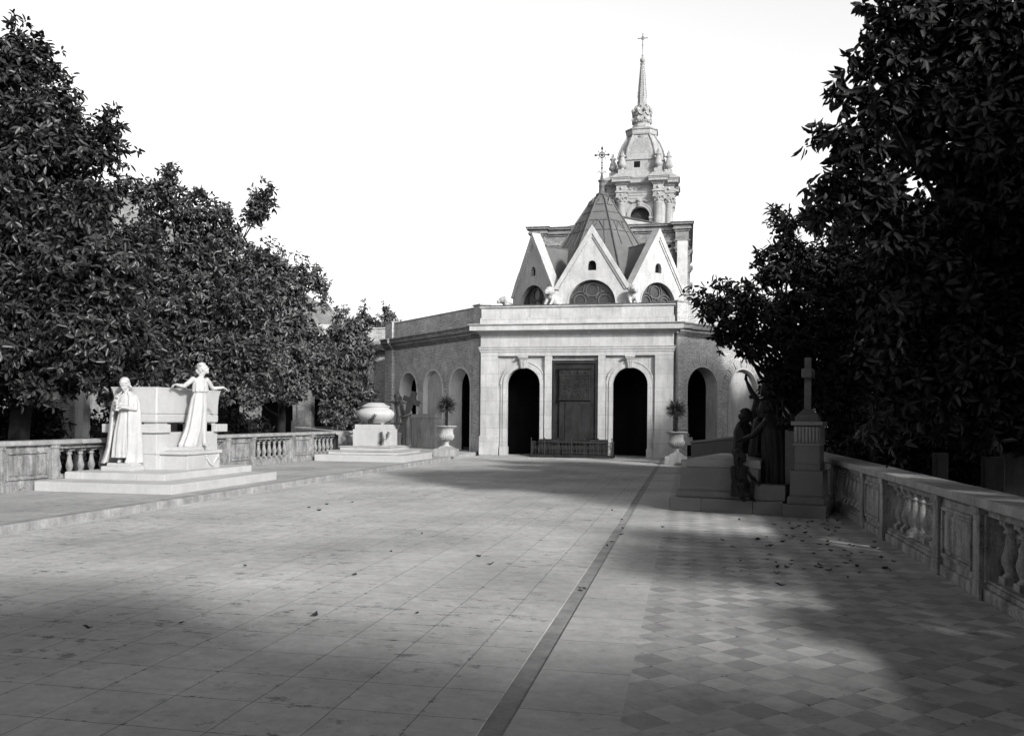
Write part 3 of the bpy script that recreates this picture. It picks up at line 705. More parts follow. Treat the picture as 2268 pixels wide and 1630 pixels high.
for k in range(4):
    t.m = Matrix.Rotation(k*PI/2, 4, 'Z')
    for i in range(5): t.arc(-.72+i*.36, 19.85, .10, .16, -2.16, -2.08, PI, 2*PI, 10)
t.m = Matrix.Identity(4)
part('entablature', t, TOWERS, tw, .01)
t = MB(); chl(t, [(2.35, 20.58), (2.1, 20.75), (1.92, 21.0), (1.85, 21.25), (1.85, 21.3)], .34); part('attic_slope', t, TOWERS, tw)
t = MB(); chl(t, [(1.80, 21.2), (1.80, 22.05), (1.9, 22.1), (1.9, 22.2), (1.82, 22.25)], .36); part('drum', t, TOWERS, tw)
for k in range(4): t = MB(); t.m = Matrix.Rotation(k*PI/2, 4, 'Z'); t.box(-.5, -.02, -1.805, -1.7, 21.5, 21.98); part('drum_window', t, VOID, tw)
dome = [(1.80, 22.22), (1.80, 22.45), (1.72, 22.85), (1.60, 23.2), (1.44, 23.55), (1.26, 23.88), (1.12, 24.12), (1.05, 24.3)]
t = MB(); chl(t, dome, .40); dm = part('dome', t, TOWERS, tw)
t = MB()
for a, z in [((dome[i][0]*(1-f)+dome[i+1][0]*f), dome[i][1]*(1-f)+dome[i+1][1]*f) for i in range(1, 7) for f in (0, .33, .66)]:
    for x, y in chs(a+.03, a*.40): t.ell((x, y, z), (.085,.085,.07), 7, 5)
part('rib', t, TOWERS, dm)
for k in range(4):       # diamond slate panel on each main face
    t = MB(); t.m = Matrix.Rotation(k*PI/2, 4, 'Z')
    zz = np.linspace(22.62, 23.95, 17)
    for i, z in enumerate(zz):
        a = np.interp(z, [d[1] for d in dome], [d[0] for d in dome]); hw = a*.6-.2
        n = max(2, int(hw*2/.105))
        for j in range(n):
            x = -hw+(j+.5+(.5 if i % 2 else 0))*2*hw/n
            if x < hw: t.ell((x, -a+.01, z), (.05,.03,.05), 4, 4)
    t.ell((0,-1.12,24.12), (.28,.10,.14), 10, 6)
    part('diamond_panel', t, SLATE, dm)
t = MB(); chl(t, [(1.05, 24.28), (1.16, 24.32), (1.2, 24.42), (1.2, 24.66), (1.28, 24.72), (1.28, 24.8), (1.0, 24.9), (.85, 25.0)], .42); part('dome_cap', t, TOWERS, tw)
t = MB(); t.lathe([(.84, 24.9), (.84, 25.15), (.78, 25.25), (.68, 25.35), (.70, 25.45), (.78, 25.55), (.80, 25.7), (.74, 25.9), (.70, 26.2), (.66, 26.45), (.66, 26.6), (.52, 26.75), (.43, 26.9), (.43, 27.0), (.39, 27.05), (.375, 27.5), (.39, 27.55), (.35, 27.6)], n=8, smooth=False, ph=PI/8)
nk = part('lantern', t, TOWERS, tw)
t = MB()
for k in range(8):
    a = k*PI/4
    t.ell((.76*math.cos(a+.39), .76*math.sin(a+.39), 26.45), (.14,.14,.2), 8, 6); t.ell((.80*math.cos(a+.39), .80*math.sin(a+.39), 25.75), (.1,.1,.12), 7, 5)
    t.tube([(.74*math.cos(a-.36+.09*i), .74*math.sin(a-.36+.09*i), 26.25-.2*math.sin(PI*i/8)) for i in range(9)], .055, 6)
    for j in range(3): t.box(.76*math.cos(a-.2+j*.2)-.04, .76*math.cos(a-.2+j*.2)+.04, .76*math.sin(a-.2+j*.2)-.04, .76*math.sin(a-.2+j*.2)+.04, 25.48, 25.66)
    t.tube([(.5*math.cos(a), .5*math.sin(a), 26.95), (.62*math.cos(a), .62*math.sin(a), 26.8), (.6*math.cos(a), .6*math.sin(a), 26.65)], .05, 6)
part('garland', t, TOWERS, nk)
t = MB(); t.lathe([(.36, 27.55), (.165, 30.25), (.2, 30.28), (.2, 30.36), (.12, 30.4)], n=8, smooth=False, ph=PI/8); sp1 = part('spire', t, TOWERS, tw)
t = MB()
for k in range(8):
    a = PI/8+k*PI/4
    for i in range(17):
        f = i/17; r = .375-.2*f; t.ell((r*math.cos(a), r*math.sin(a), 27.7+2.5*f), (.05-.02*f, .05-.02*f, .055-.02*f), 6, 4)
part('crocket', t, TOWERS, sp1)
t = MB(); t.ell((0,0,30.63), (.21,.21,.24), 12, 8); t.lathe([(.07, 30.8), (.06, 31.0), (.09, 31.03), (.05, 31.08), (.03, 31.4), (.022, 31.5)], n=8); part('ball', t, TOWERS, sp1)
t = MB(); t.tube([(0,0,31.4),(0,0,32.75)], .026, 6); t.tube([(-.36,0,32.4),(.36,0,32.4)], .026, 6); t.arc(0, 32.4, .1, .135, -.02, .02, 0, 2*PI, 14); t.ell((0,0,31.85), (.05,.05,.05), 6, 5)
for p in ((-.36,0,32.4), (.36,0,32.4), (0,0,32.75)): t.ell(p, (.04,.03,.04), 6, 5)
part('spire_cross', t, IRON, sp1)
for p in cols:
    q = Vector((p.x*.98, p.y*.98, 0))
    t = MB(); t.box(q.x-.3, q.x+.3, q.y-.3, q.y+.3, 20.7, 21.22); t.lathe([(.2, 21.2), (.13, 21.3), (.17, 21.36), (.32, 21.5), (.35, 21.62), (.28, 21.72), (.24, 21.95), (.17, 22.15), (.15, 22.22), (.27, 22.3), (.27, 22.36), (.14, 22.4)], q, 14)
    u = part('urn', t, TOWERS, tw)
    t = MB()
    for i in range(5):
        a = i*2*PI/5; t.tube([(q.x+.08*math.cos(a), q.y+.08*math.sin(a), 22.38), (q.x+.10*math.cos(a+.5), q.y+.10*math.sin(a+.5), 22.55), (q.x+.03*math.cos(a+1), q.y+.03*math.sin(a+1), 22.80+.06*(i % 2))], [.06,.05,.008], 6)
    part('flame', t, TOWERS, u)

# ------------------------------------------------------------------ balustrades
def baluster_mesh():
    t = MB(); t.box(-.075, .075, -.075, .075, .20, .265); t.box(-.075, .075, -.075, .075, .755, .815)
    t.lathe([(.06, .26), (.068, .275), (.055, .29), (.045, .30), (.05, .33), (.068, .375), (.078, .42), (.074, .455), (.058, .51), (.046, .57), (.040, .64), (.038, .67), (.06, .68), (.06, .70), (.045, .705), (.048, .725), (.066, .745), (.066, .757)], n=16)
    me = t.mesh('baluster'); me.materials.append(BAL); return me
BALME = baluster_mesh()
def balustrade(label, x, facing, z0, hgt, panels, y0, y1, bays, nb=7):
    """x = plane of the inner face; facing = +1 when the inner face looks towards +X"""
    o = thing('stone_balustrade', label, 'balustrade', (x, 0, z0)); k = hgt
    s_ = facing; d = .30
    def bx(mb, a, b, *r):          # a,b measured from the face into the wall
        p, q = sorted((-s_*a, -s_*b)); mb.box(p, q, *r)
    t = MB(); bx(t, .02, .36, y0, y1, 0, .12*k); bx(t, .045, .335, y0, y1, .12*k, .17*k); bx(t, .06, .32, y0, y1, .17*k, .2*k)
    part('base', t, BAL, o, .012)
    t = MB(); bx(t, .05, .33, y0, y1, .815*k, .875*k); bx(t, .02, .36, y0, y1, .875*k, .905*k)
    part('rail', t, BAL, o, .008)
    t = MB(); yy = y0; rn = random.Random(int(abs(x)*100))
    while yy < y1:
        e = min(y1, yy+rn.uniform(1.3, 2.1)); bx(t, -.05, .43, yy+.003, e-.003, .905*k, 1.0*k+rn.uniform(-.003, .003)); yy = e
    part('coping', t, BALTOP, o, .018)
    for a, b in panels:
        t = MB(); bx(t, .03, .35, a, b, .0, .87*k)
        bx(t, -.02, .38, a, a+.26, 0, .18*k); bx(t, -.02, .38, b-.26, b, 0, .18*k); bx(t, -.0, .37, a, b, .0, .125*k)
        bx(t, -.012, .36, a+.02, a+.22, .18*k, .87*k); bx(t, -.012, .36, b-.22, b-.02, .18*k, .87*k)
        for f in (.07, .11, .15): pass
        bx(t, -.03, .38, a, a+.25, .83*k, .904*k); bx(t, -.03, .38, b-.25, b, .83*k, .904*k)
        # raised panel frame
        for p, q, u, v in ((a+.30, b-.30, .74, .785), (a+.30, b-.30, .225, .27)): bx(t, -.004, .05, p, q, u*k, v*k)
        for p in (a+.30, b-.345): bx(t, -.004, .05, p, p+.045, .27*k, .74*k)
        bx(t, .012, .05, a+.38, b-.38, .31*k, .70*k)
        part('panel_pier', t, BAL, o, .01)
    for a, b in bays:
        for i in range(nb):
            q = bpy.data.objects.new('baluster', BALME); C.objects.link(q); q.parent = o
            q.location = (-s_*.19, a+(i+.5)*(b-a)/nb, 0); q.scale = (1, 1, k); q.rotation_euler = (0, 0, 0)
    return o
P, S = [], []
yy = -27.9
pl = [(-32.1, -30.37), (-27.9, -26.17), (-23.7, -21.97), (-19.5, -17.77), (-15.3, -13.57), (-11.1, -9.37), (-6.9, -5.2)]
balustrade('weathered stone balustrade behind the white marble tomb and the bronze man with a cross', -8.15, 1, .126, 1.0, pl, -33, -5.2, [(p[1], q[0]) for p, q in zip(pl, pl[1:])])
pr2 = [(-33.2, -31.6), (-29.1, -27.5), (-25.05, -23.45), (-21.0, -19.4), (-16.95, -15.35), (-12.9, -11.3), (-8.85, -7.25)]
balustrade('dark mottled stone balustrade beside the fallen leaves and granite tomb', 7.50, -1, 0, .96, pr2, -36, -7.25, [(p[1], q[0]) for p, q in zip(pr2, pr2[1:])]+[(-35.6, -33.2)])
# curved parapet of the stair well beyond the left balustrade
sw = thing('curved_parapet', 'low curved stone parapet with a rounded end, behind the urn tomb balustrade', 'parapet', (0,0,0))
t = MB(); t2 = MB()
pts = [(-7.9, -7.4), (-10.1, -3.9), (-12.4, -.4), (-14.4, 2.7), (-15.3, 4.4), (-15.6, 5.8), (-15.1, 7.2), (-14.2, 8.2), (-12.2, 9.4), (-10.5, 10)]
for mb, h0, h1, hw in ((t, -1.2, 1.0, .15), (t2, 1.0, 1.13, .23)):
    rings = []
    for i, p in enumerate(pts):
        d = Vector(pts[min(i+1, len(pts)-1)])-Vector(pts[max(i-1, 0)]); n_ = Vector((-d.y, d.x)).normalized()*hw
        rings.append([(p[0]+n_.x, p[1]+n_.y, h0), (p[0]-n_.x, p[1]-n_.y, h0), (p[0]-n_.x, p[1]-n_.y, h1), (p[0]+n_.x, p[1]+n_.y, h1)])
    mb.loft(rings, False)
part('wall', t, BAL, sw); part('coping', t2, BALTOP, sw, .015)

# ------------------------------------------------------------------ figures
def head(mb, c, yaw=0, pitch=0, roll=0, s=1.0, neck=None, hair=None, hairstyle='bun', rn=None):
    """face looks to -Y; pitch>0 looks down. hair: second mesh builder"""
    E_ = Euler((R(pitch), R(roll), R(yaw)), 'XYZ')
    M_ = Matrix.Translation(Vector(c)) @ Matrix.Rotation(R(yaw), 4, 'Z') @ Matrix.Rotation(R(roll), 4, 'Y') @ Matrix.Rotation(R(pitch), 4, 'X') @ Matrix.Scale(s, 4)
    o = mb.m; mb.m = o @ M_
    mb.ell((0, .012, .03), (.076, .097, .092)); mb.ell((0, -.022, -.035), (.060, .070, .080)); mb.ell((0, -.062, -.088), (.026, .028, .024))
    mb.loft([[(-.012,-.088,.03),(.012,-.088,.03),(.010,-.08,.03),(-.010,-.08,.03)],[(-.014,-.112,-.022),(.014,-.112,-.022),(.02,-.075,-.024),(-.02,-.075,-.024)],[(-.012,-.10,-.032),(.012,-.10,-.032),(.016,-.075,-.034),(-.016,-.075,-.034)]], True)
    mb.ell((0, -.080, .035), (.056, .018, .012)); mb.ell((0, -.085, -.055), (.022, .012, .006)); mb.ell((0, -.084, -.066), (.019, .012, .007))
    for x in (-.03, .03): mb.ell((x, -.077, .012), (.015, .012, .009))
    for x in (-.078, .078): mb.ell((x, .01, -.005), (.012, .022, .034))
    if neck: mb.m = o; mb.limb([neck, tuple(Vector(c)+(M_.to_3x3() @ Vector((0, .02, -.06))))], [.06*s, .052*s], 10); mb.m = o @ M_
    if hair is not None:
        ho = hair.m; hair.m = ho @ M_
        rn = rn or random.Random(1)
        if hairstyle == 'scarf':
            hair.ell((0, .028, .058), (.088, .108, .088)); hair.ell((0, .075, .0), (.075, .06, .085)); hair.tube([(-.084,-.02,.045),(-.06,-.07,.066),(0,-.084,.072),(.06,-.07,.066),(.084,-.02,.045)], .007, 6)
            hair.limb([(.05,.08,-.06),(.07,.11,-.12)], [.03,.02], 6)
        else:
            hair.ell((0, .028, .048), (.088, .100, .088)); hair.ell((0, .055, .0), (.083, .075, .085))
            for i in range(46):
                a, b = rn.uniform(0, 2*PI), rn.uniform(.05, 1.25)
                p = Vector((.092*math.cos(a)*math.sin(b), .03+.104*math.sin(a)*math.sin(b), .048+.09*math.cos(b)))
                if p.y < -.05 and p.z < .07: continue
                hair.ell(p, (.022, .022, .017), 7, 5)
            if hairstyle == 'bun': hair.ell((0, .125, -.02), (.055, .05, .055)); hair.ell((0, .10, -.07), (.05, .04, .04))
            if hairstyle == 'long':
                for x in (-.06, -.02, .03, .07): hair.limb([(x, .06, .04), (x*1.25, .09, -.1), (x*1.35, .07, -.24)], [.05, .045, .025], 8)
            if hairstyle == 'veil': hair.ell((0, .04, .02), (.095, .11, .11)); hair.loft([[(.1*math.cos(a*PI/6), .05+.1*math.sin(a*PI/6), z) for a in range(12)] for z in (-.02, -.16)])
            if hairstyle == 'beard': hair.ell((0, -.06, -.11), (.05, .045, .06)); hair.ell((0, .1, -.05), (.075, .05, .09))
        hair.m = ho
    mb.m = o
def hand(mb, wrist, d, up, s=1.0, curl=.3, thumb=1):
    """palm from the wrist along d; up = back of the hand; four fingers and a side thumb"""
    d = Vector(d).normalized(); up = Vector(up); up = (up-d*up.dot(d)).normalized(); sd_ = d.cross(up).normalized()*thumb
    w_ = Vector(wrist)
    for k in (-.026, -.009, .009, .026): mb.limb([w_+sd_*k*.7*s, w_+d*.085*s+sd_*k*s], [.017*s, .0155*s], 8)
    for i, (k, ln) in enumerate(((-.031, .058), (-.0105, .074), (.0105, .078), (.031, .068))):
        b = w_+d*.088*s+sd_*k*s; c1, c2 = curl*.8, curl*1.7
        p1 = b+(d*math.cos(c1)-up*math.sin(c1)+sd_*k*1.5)*ln*.5*s; p2 = p1+(d*math.cos(c2)-up*math.sin(c2)+sd_*k*1.2)*ln*.5*s
        mb.limb([b, p1, p2], [.0105*s, .0095*s, .008*s], 7)
    b = w_+d*.025*s+sd_*.03*s
    mb.limb([b, b+(d*.6+sd_*.65-up*.2).normalized()*.04*s, b+(d*.9+sd_*.5-up*.35).normalized()*.078*s], [.015*s, .0115*s, .009*s], 7)
def arm(mb, sh, el, wr, s=1.0, r=(.062, .048, .03), hdir=None, hup=(0,0,1), curl=.3, thumb=1):
    sh, el, wr = Vector(sh), Vector(el), Vector(wr)
    mb.limb([sh, sh.lerp(el, .45), el], [r[0]*s, r[0]*.95*s, r[1]*s]); mb.limb([el, el.lerp(wr, .35), wr], [r[1]*s, r[1]*.98*s, r[2]*s])
    hand(mb, wr, hdir if hdir else wr-el, hup, s, curl, thumb)
def drape(mb, rings, folds=11, amp=.06, seed=0, n=72, a0=0, a1=2*PI, thick=None, sharp=1.0):
    """cloth: rings (z, cx, cy, rx, ry[, amp scale]); folds deepen downwards"""
    rn = random.Random(seed); ph = [rn.uniform(0, 2*PI) for _ in range(4)]
    def fold(a, z, k):
        f = math.sin(folds*a+ph[0]+.6*math.sin(2*a+ph[1])+z*.5)*.6+math.sin((folds*1.7)*a+ph[2]-z*.8)*.28+math.sin(5*a+ph[3])*.25
        return 1+1.3*amp*k*f
    if thick is None:
        out = []
        for i, r in enumerate(rings):
            k = r[5] if len(r) > 5 else i/(len(rings)-1)
            out.append([(r[1]+r[3]*fold(a, r[0], k)*math.cos(a), r[2]+r[4]*fold(a, r[0], k)*math.sin(a), r[0]) for a in [2*PI*j/n for j in range(n)]])
        mb.loft(out, True)
    else:
        out = []
        for i, r in enumerate(rings):
            k = r[5] if len(r) > 5 else i/(len(rings)-1); al = [a0+(a1-a0)*j/n for j in range(n+1)]
            o_ = [(r[1]+r[3]*fold(a, r[0], k)*math.cos(a), r[2]+r[4]*fold(a, r[0], k)*math.sin(a), r[0]) for a in al]
            i_ = [(r[1]+(r[3]*fold(a, r[0], k)-thick)*math.cos(a), r[2]+(r[4]*fold(a, r[0], k)-thick)*math.sin(a), r[0]) for a in al]
            out.append(o_+i_[::-1])
        mb.loft(out, True)
def torso(mb, base, top, wb, wt, db, dt_, chest=0):
    b, t_ = Vector(base), Vector(top); rs = []
    for f, ww, dd in ((0, wb, db), (.3, wb*.95+wt*.05, db), (.6, wb*.35+wt*.65, db*.4+dt_*.6+chest), (.85, wt, dt_), (.97, wt*.8, dt_*.85), (1.04, wt*.35, dt_*.6)):
        c_ = b.lerp(t_, f); rs.append([(c_.x+ww*math.cos(a*PI/8), c_.y+dd*math.sin(a*PI/8), c_.z) for a in range(16)])
    mb.loft(rs, True)

# ------------------------------------------------------------------ white marble tomb
wm = thing('marble_tomb', 'white marble tomb of stacked blocks between the two marble women, on broad steps', 'tomb', (0, 0, 0))
t = MB()
def steps(t, x0, x1, y0, y1, z0, z1, cuts_x, cuts_y):
    xs = [x0]+cuts_x+[x1]
    for a, b in zip(xs, xs[1:]): t.box(a+(.002 if a != x0 else 0), b-(.002 if b != x1 else 0), y0, y0+.9, z0, z1)
    ys = [y0+.9]+cuts_y+[y1]
    for a, b in zip(ys, ys[1:]): t.box(x0, x1, a+.003, b-(.002 if b != y1 else 0), z0, z1)
steps(t, -8.05, -4.98, -22.80, -18.45, .122, .315, [-7.45, -5.55], [-20.6]); part('lower_step', t, MARBLE, wm, .008)
t = MB(); steps(t, -7.98, -5.66, -22.02, -18.42, .315, .462, [-7.55, -6.3], [-20.0]); part('upper_step', t, MARBLE, wm, .008)
t = MB(); t.box(-7.62, -6.58, -20.93, -18.42, .462, .80); t.box(-7.615, -6.585, -20.925, -18.43, .804, 1.285); part('block', t, MARBLE, wm, .012)
for x0, x1, y0, y1 in ((-6.93, -6.53, -20.98, -20.47), (-7.9, -7.5, -20.98, -20.47), (-6.95, -6.5, -18.62, -18.1), (-7.9, -7.5, -18.62, -18.1)):
    t = MB(); t.box(x0, x1, y0, y1, 1.275, 1.465); t.box(max(x0, -7.58), min(x1, -6.62), max(y0, -20.88), min(y1, -18.47), 1.2, 1.55); part('corner_block', t, MARBLE, wm, .012)
t = MB()
t.box(-7.63, -6.57, -20.94, -18.41, 1.50, 1.70)
for s_ in (-1, 1):
    for q in (-20.94, -18.41): pass
part('lintel', t, MARBLE, wm, .035)
t = MB()
rings = []
for z, d in ((1.704, 0), (1.9, .005), (2.1, .025), (2.22, .06), (2.285, .10)):
    x0, x1, y0, y1 = -7.62-d, -6.58+d*.3, -20.93-d*.2, -18.42+d
    rings.append([(x0,y0,z),(-7.0,y0,z),(x1-.025,y0,z),(x1,y0+.025,z),(x1,-19.6,z),(x1,y1,z),(x0,y1,z)])
t.loft(rings, False); part('top_block', t, MARBLE, wm, .01)
t = MB(); t.box(-6.6, -5.92, -20.78, -19.45, .462, .80); t.box(-6.6, -5.88, -20.83, -19.4, .80, .875); t.box(-6.6, -6.02, -20.6, -19.55, .875, .96)
pd = part('pedestal', t, MARBLE, wm, .01)
t = MB(); n = 12
for i in range(n+1):
    f = i/n; t.ell((-5.905, -20.05+.5*f, .755-.19*math.sin(PI*f)), (.025, .035+.012*math.sin(PI*f), .035+.012*math.sin(PI*f)), 8, 6)
    if 2 < i < n-2: t.ell((-5.9, -20.05+.5*f+.02, .72-.19*math.sin(PI*f)), (.02, .03, .03), 7, 5)
t.tube([(-5.90,-20.05,.76),(-5.9,-20.06,.68)], .02, 5); t.tube([(-5.90,-19.55,.76),(-5.9,-19.54,.68)], .02, 5)
part('garland', t, MARBLE, pd)
t = MB(); t.box(-7.6, -6.86, -21.4, -20.95, .462, .555); t.box(-7.5, -6.9, -21.34, -20.96, .555, .625)
part('pedestal', t, MARBLE, wm, .008)
t = MB(); rn = random.Random(2)       # worn incised lettering, no longer legible
def glyphs(t, x, y0, y1, z, h, n):
    for i in range(n):
        a = y0+(y1-y0)*i/n; w_ = (y1-y0)/n*.6; q = rn.randint(0, 3)
        t.box(x-.001, x+.0015, a, a+.006, z, z+h)
        if q != 1: t.box(x-.001, x+.0015, a+w_-.006, a+w_, z, z+h)
        if q != 0: t.box(x-.001, x+.0015, a+.006, a+w_-.006, z+h-.006, z+h)
        if q > 1: t.box(x-.001, x+.0015, a+.006, a+w_-.006, z+h*.45, z+h*.45+.006)
glyphs(t, -6.578, -20.74, -20.34, .615, .048, 10); glyphs(t, -6.578, -20.26, -20.0, .615, .048, 6)
glyphs(t, -5.658, -20.25, -20.05, .375, .04, 5); glyphs(t, -5.658, -19.98, -19.72, .375, .04, 6)
part('worn_inscription', t, stone('incised_letters', .5, .2, 4, .9, 0), wm)

# woman in a cape and head scarf
s1 = thing('statue', 'white marble woman in a long cape and head scarf, looking down at her clasped hands', 'statue', (-7.19, -21.14, .62), R(24))
b = MB(); hr = MB(); ct = MB(); rb = MB()
head(b, (-.02, -.05, 1.70), yaw=-22, pitch=24, s=1.12, neck=(.01, 0, 1.50), hair=hr, hairstyle='scarf')
torso(b, (0, 0, .95), (.01, .0, 1.50), .14, .17, .10, .095, .03)
arm(b, (-.17, -.0, 1.44), (-.2, -.13, 1.18), (-.11, -.27, 1.22), hdir=(.5, -.3, .6), hup=(-.6, -.6, .2), curl=.9, thumb=1)
arm(b, (.18, -.0, 1.44), (.22, -.12, 1.17), (-.02, -.26, 1.21), hdir=(-.9, -.2, .15), hup=(.1, -1, .2), curl=.9, thumb=-1)
for x, y in ((-.10, -.06), (.06, -.12)): b.limb([(x, y+.08, .06), (x, y, .05), (x, y-.10, .03)], [.05, .045, .035], 9)
b.limb([(-.08, .02, .95), (-.09, 0, .5), (-.10, .03, .05)], [.09, .07, .045]); b.limb([(.08, .02, .95), (.07, -.02, .5), (.06, -.04, .05)], [.09, .07, .045])
sculpt('body', b, STATUE, s1, .011)
drape(rb, [(1.52, .01, 0, .07, .065, 0), (1.47, .01, 0, .12, .09, .2), (1.38, .01, -.01, .165, .115, .4), (1.2, 0, -.01, .165, .13, .6), (1.08, 0, -.0, .15, .115, .5), (1.0, 0, 0, .165, .125, .6), (.7, -.02, -.01, .20, .15, .9), (.35, -.03, -.02, .225, .17, 1.1), (.12, -.03, -.03, .235, .185, 1.2)], 9, .085, 3)
sculpt('dress', rb, STATUE, s1, .011, 1)
hr2 = sculpt('head_scarf', hr, STATUE, s1, .011)
A0, A1 = R(-74), R(226)
drape(ct, [(1.57, .01, .02, .10, .095, .1), (1.52, .01, .02, .15, .12, .2), (1.45, .01, .02, .235, .15, .3), (1.3, 0, .02, .29, .18, .4), (1.05, -.01, .03, .32, .2, .6), (.7, -.02, .04, .34, .22, .8), (.35, -.03, .05, .37, .24, 1.0), (.1, -.06, .05, .41, .26, 1.15), (.0, -.08, .05, .43, .27, 1.2)], 8, .06, 11, 72, A0, A1, .035)
sculpt('cape', ct, STATUE, s1, .011, 1)
t = MB(); t.lathe([(.05, 1.13), (.05, 1.15), (.02, 1.18), (.02, 1.24), (.035, 1.28), (.045, 1.34), (.03, 1.36)], (-.115, -.31, 0), 12)
for i in range(7): t.ell((-.115+.03*math.cos(i*.9), -.31+.03*math.sin(i*.9), 1.38+.008*i), (.022,.022,.02), 7, 5)
tag(sculpt('votive_lamp', t, STATUE, None, .008, 1), 'small marble votive lamp held in the caped woman\'s hands', 'lamp')
v_ = bpy.data.objects['votive_lamp']; v_.location = s1.location; v_.rotation_euler = s1.rotation_euler

# woman with open arms
s2 = thing('statue', 'white marble woman in a sleeveless robe with both arms spread wide, gazing upwards', 'statue', (-6.12, -19.98, .955), R(62))
b = MB(); hr = MB(); rb = MB()
head(b, (.05, -.06, 1.775), yaw=52, pitch=-14, s=1.08, neck=(.01, 0, 1.57), hair=hr, hairstyle='bun')
torso(b, (-.02, .02, 1.12), (.0, 0, 1.57), .13, .165, .1, .1, .03)
arm(b, (-.175, .0, 1.54), (-.36, .06, 1.37), (-.585, .02, 1.40), hdir=(-.7, -.35, -.15), hup=(-.1, .3, 1), curl=.5, thumb=-1)
arm(b, (.175, .0, 1.53), (.34, .03, 1.34), (.555, -.05, 1.37), hdir=(.75, -.2, -.4), hup=(.3, 0, 1), curl=.35, thumb=1)
b.limb([(-.08, .02, 1.1), (-.09, 0, .6), (-.12, .05, .08)], [.10, .075, .05]); b.limb([(.08, .0, 1.1), (.06, -.06, .6), (.05, -.12, .06), (.05, -.22, .03)], [.10, .075, .05, .035])
sculpt('body', b, STATUE, s2, .011)
sculpt('hair', hr, STATUE, s2, .009, 1)
drape(rb, [(1.55, .0, 0, .10, .085, .3), (1.49, .0, 0, .165, .105, .5), (1.36, 0, -.01, .18, .135, .8), (1.26, 0, -.01, .185, .14, 1.0), (1.235, -.0, 0, .15, .115, .5), (1.21, 0, 0, .15, .115, .5), (1.1, -.02, .01, .18, .14, .7), (.8, -.04, .03, .205, .175, .9), (.45, -.08, .05, .225, .2, 1.1), (.2, -.13, .08, .25, .22, 1.2), (.05, -.17, .10, .27, .23, 1.2), (-.0, -.17, .1, .26, .22, 1.2)], 8, .09, 8)
rb.limb([(-.05, .15, 1.2), (-.1, .22, .7), (-.18, .24, .25), (-.26, .2, .05)], [.05, .08, .1, .09])
rb.limb([(.12, .14, 1.3), (.16, .22, 1.0), (.16, .25, .72)], [.05, .07, .05])
rb.limb([(-.25, .02, .1), (-.32, .10, .2), (-.25, .16, .35)], [.06, .08, .06])
sculpt('robe', rb, STATUE, s2, .011, 1)

# ------------------------------------------------------------------ urn tomb with bronze man
ut = thing('urn_tomb', 'white marble tomb with a wide lidded urn on three steps', 'tomb', (0, 0, 0))
t = MB(); t.box(-8.0, -4.72, -9.65, -6.25, .122, .35); part('lower_step', t, MARBLE, ut, .008)
t = MB(); t.box(-7.68, -5.14, -9.18, -6.5, .354, .46); t.box(-7.72, -5.1, -9.22, -6.45, .46, .485); part('middle_step', t, MARBLE, ut, .006)
t = MB(); t.box(-7.38, -5.50, -8.85, -6.7, .489, .60); t.box(-7.42, -5.46, -8.89, -6.65, .60, .63); part('upper_step', t, MARBLE, ut, .006)
t = MB(); t.box(-7.02, -5.78, -8.55, -7.25, .634, 1.24); t.box(-6.97, -5.83, -8.50, -7.3, 1.24, 1.41); part('block', t, MARBLE, ut, .012)
t = MB(); t.lathe([(.30, 1.41), (.34, 1.45), (.34, 1.475), (.46, 1.52), (.60, 1.62), (.67, 1.73), (.685, 1.80), (.66, 1.88), (.57, 1.95), (.50, 1.985), (.485, 2.01), (.49, 2.03)], (-6.40, -7.9, 0), 36, sx=1.03, sy=.86)
ur = part('urn', t, MARBLE, ut)
t = MB(); t.lathe([(.50, 2.03), (.53, 2.045), (.53, 2.07), (.47, 2.085), (.40, 2.125), (.335, 2.165), (.30, 2.19), (.27, 2.20), (.02, 2.205)], (-6.40, -7.9, 0), 36, sx=1.03, sy=.86); part('lid', t, MARBLE, ur)
def palm_branch(mb, pts, n, ln):
    mb.tube(pts, .012, 5); P_ = [Vector(p) for p in pts]
    for i in range(n):
        f = i/n*(len(P_)-1); k = min(int(f), len(P_)-2); p = P_[k].lerp(P_[k+1], f-k); d = (P_[k+1]-P_[k]).normalized()
        for s_ in (-1, 1):
            q = d.cross(Vector((.5, -.85, .1))).normalized()*s_; e = p+(d*.75+q*.65)*ln*(1-.4*i/n)
            mb.loft([[tuple(p+d*.015), tuple(p-d*.015), tuple(p+Vector((.3,-.6,0))*.008)], [tuple(p.lerp(e, .5)+d*.03), tuple(p.lerp(e, .5)-d*.03), tuple(p.lerp(e, .5)+Vector((.3,-.6,0))*.015)], [tuple(e+d*.004), tuple(e-d*.004), tuple(e+Vector((.3,-.6,0))*.004)]], False)
t = MB(); palm_branch(t, [(-5.93, -8.58, .68), (-5.86, -8.57, .85), (-5.75, -8.5, 1.0), (-5.74, -8.3, 1.15)], 7, .20)
palm_branch(t, [(-5.95, -8.6, .7), (-5.9, -8.6, .95), (-5.93, -8.6, 1.15)], 6, .15)
tag(part('palm_branch', t, BRONZE2, fix=False), 'bronze palm branch fixed across the front corner of the urn tomb block', 'branch')
t = MB(); palm_branch(t, [(-6.45, -8.5, 1.45), (-6.3, -8.56, 1.56), (-6.16, -8.55, 1.78)], 7, .16); palm_branch(t, [(-6.6, -8.5, 1.44), (-6.85, -8.4, 1.55), (-7.0, -8.2, 1.7)], 7, .14)
for i in range(12): t.ell((-6.8+i*.07, -8.47+.02*(i % 2), 1.44), (.05,.04,.03), 6, 4)
tag(part('palm_branch', t, BRONZE2, fix=False), 'bronze palm sprays lying along the foot of the white urn', 'branch')
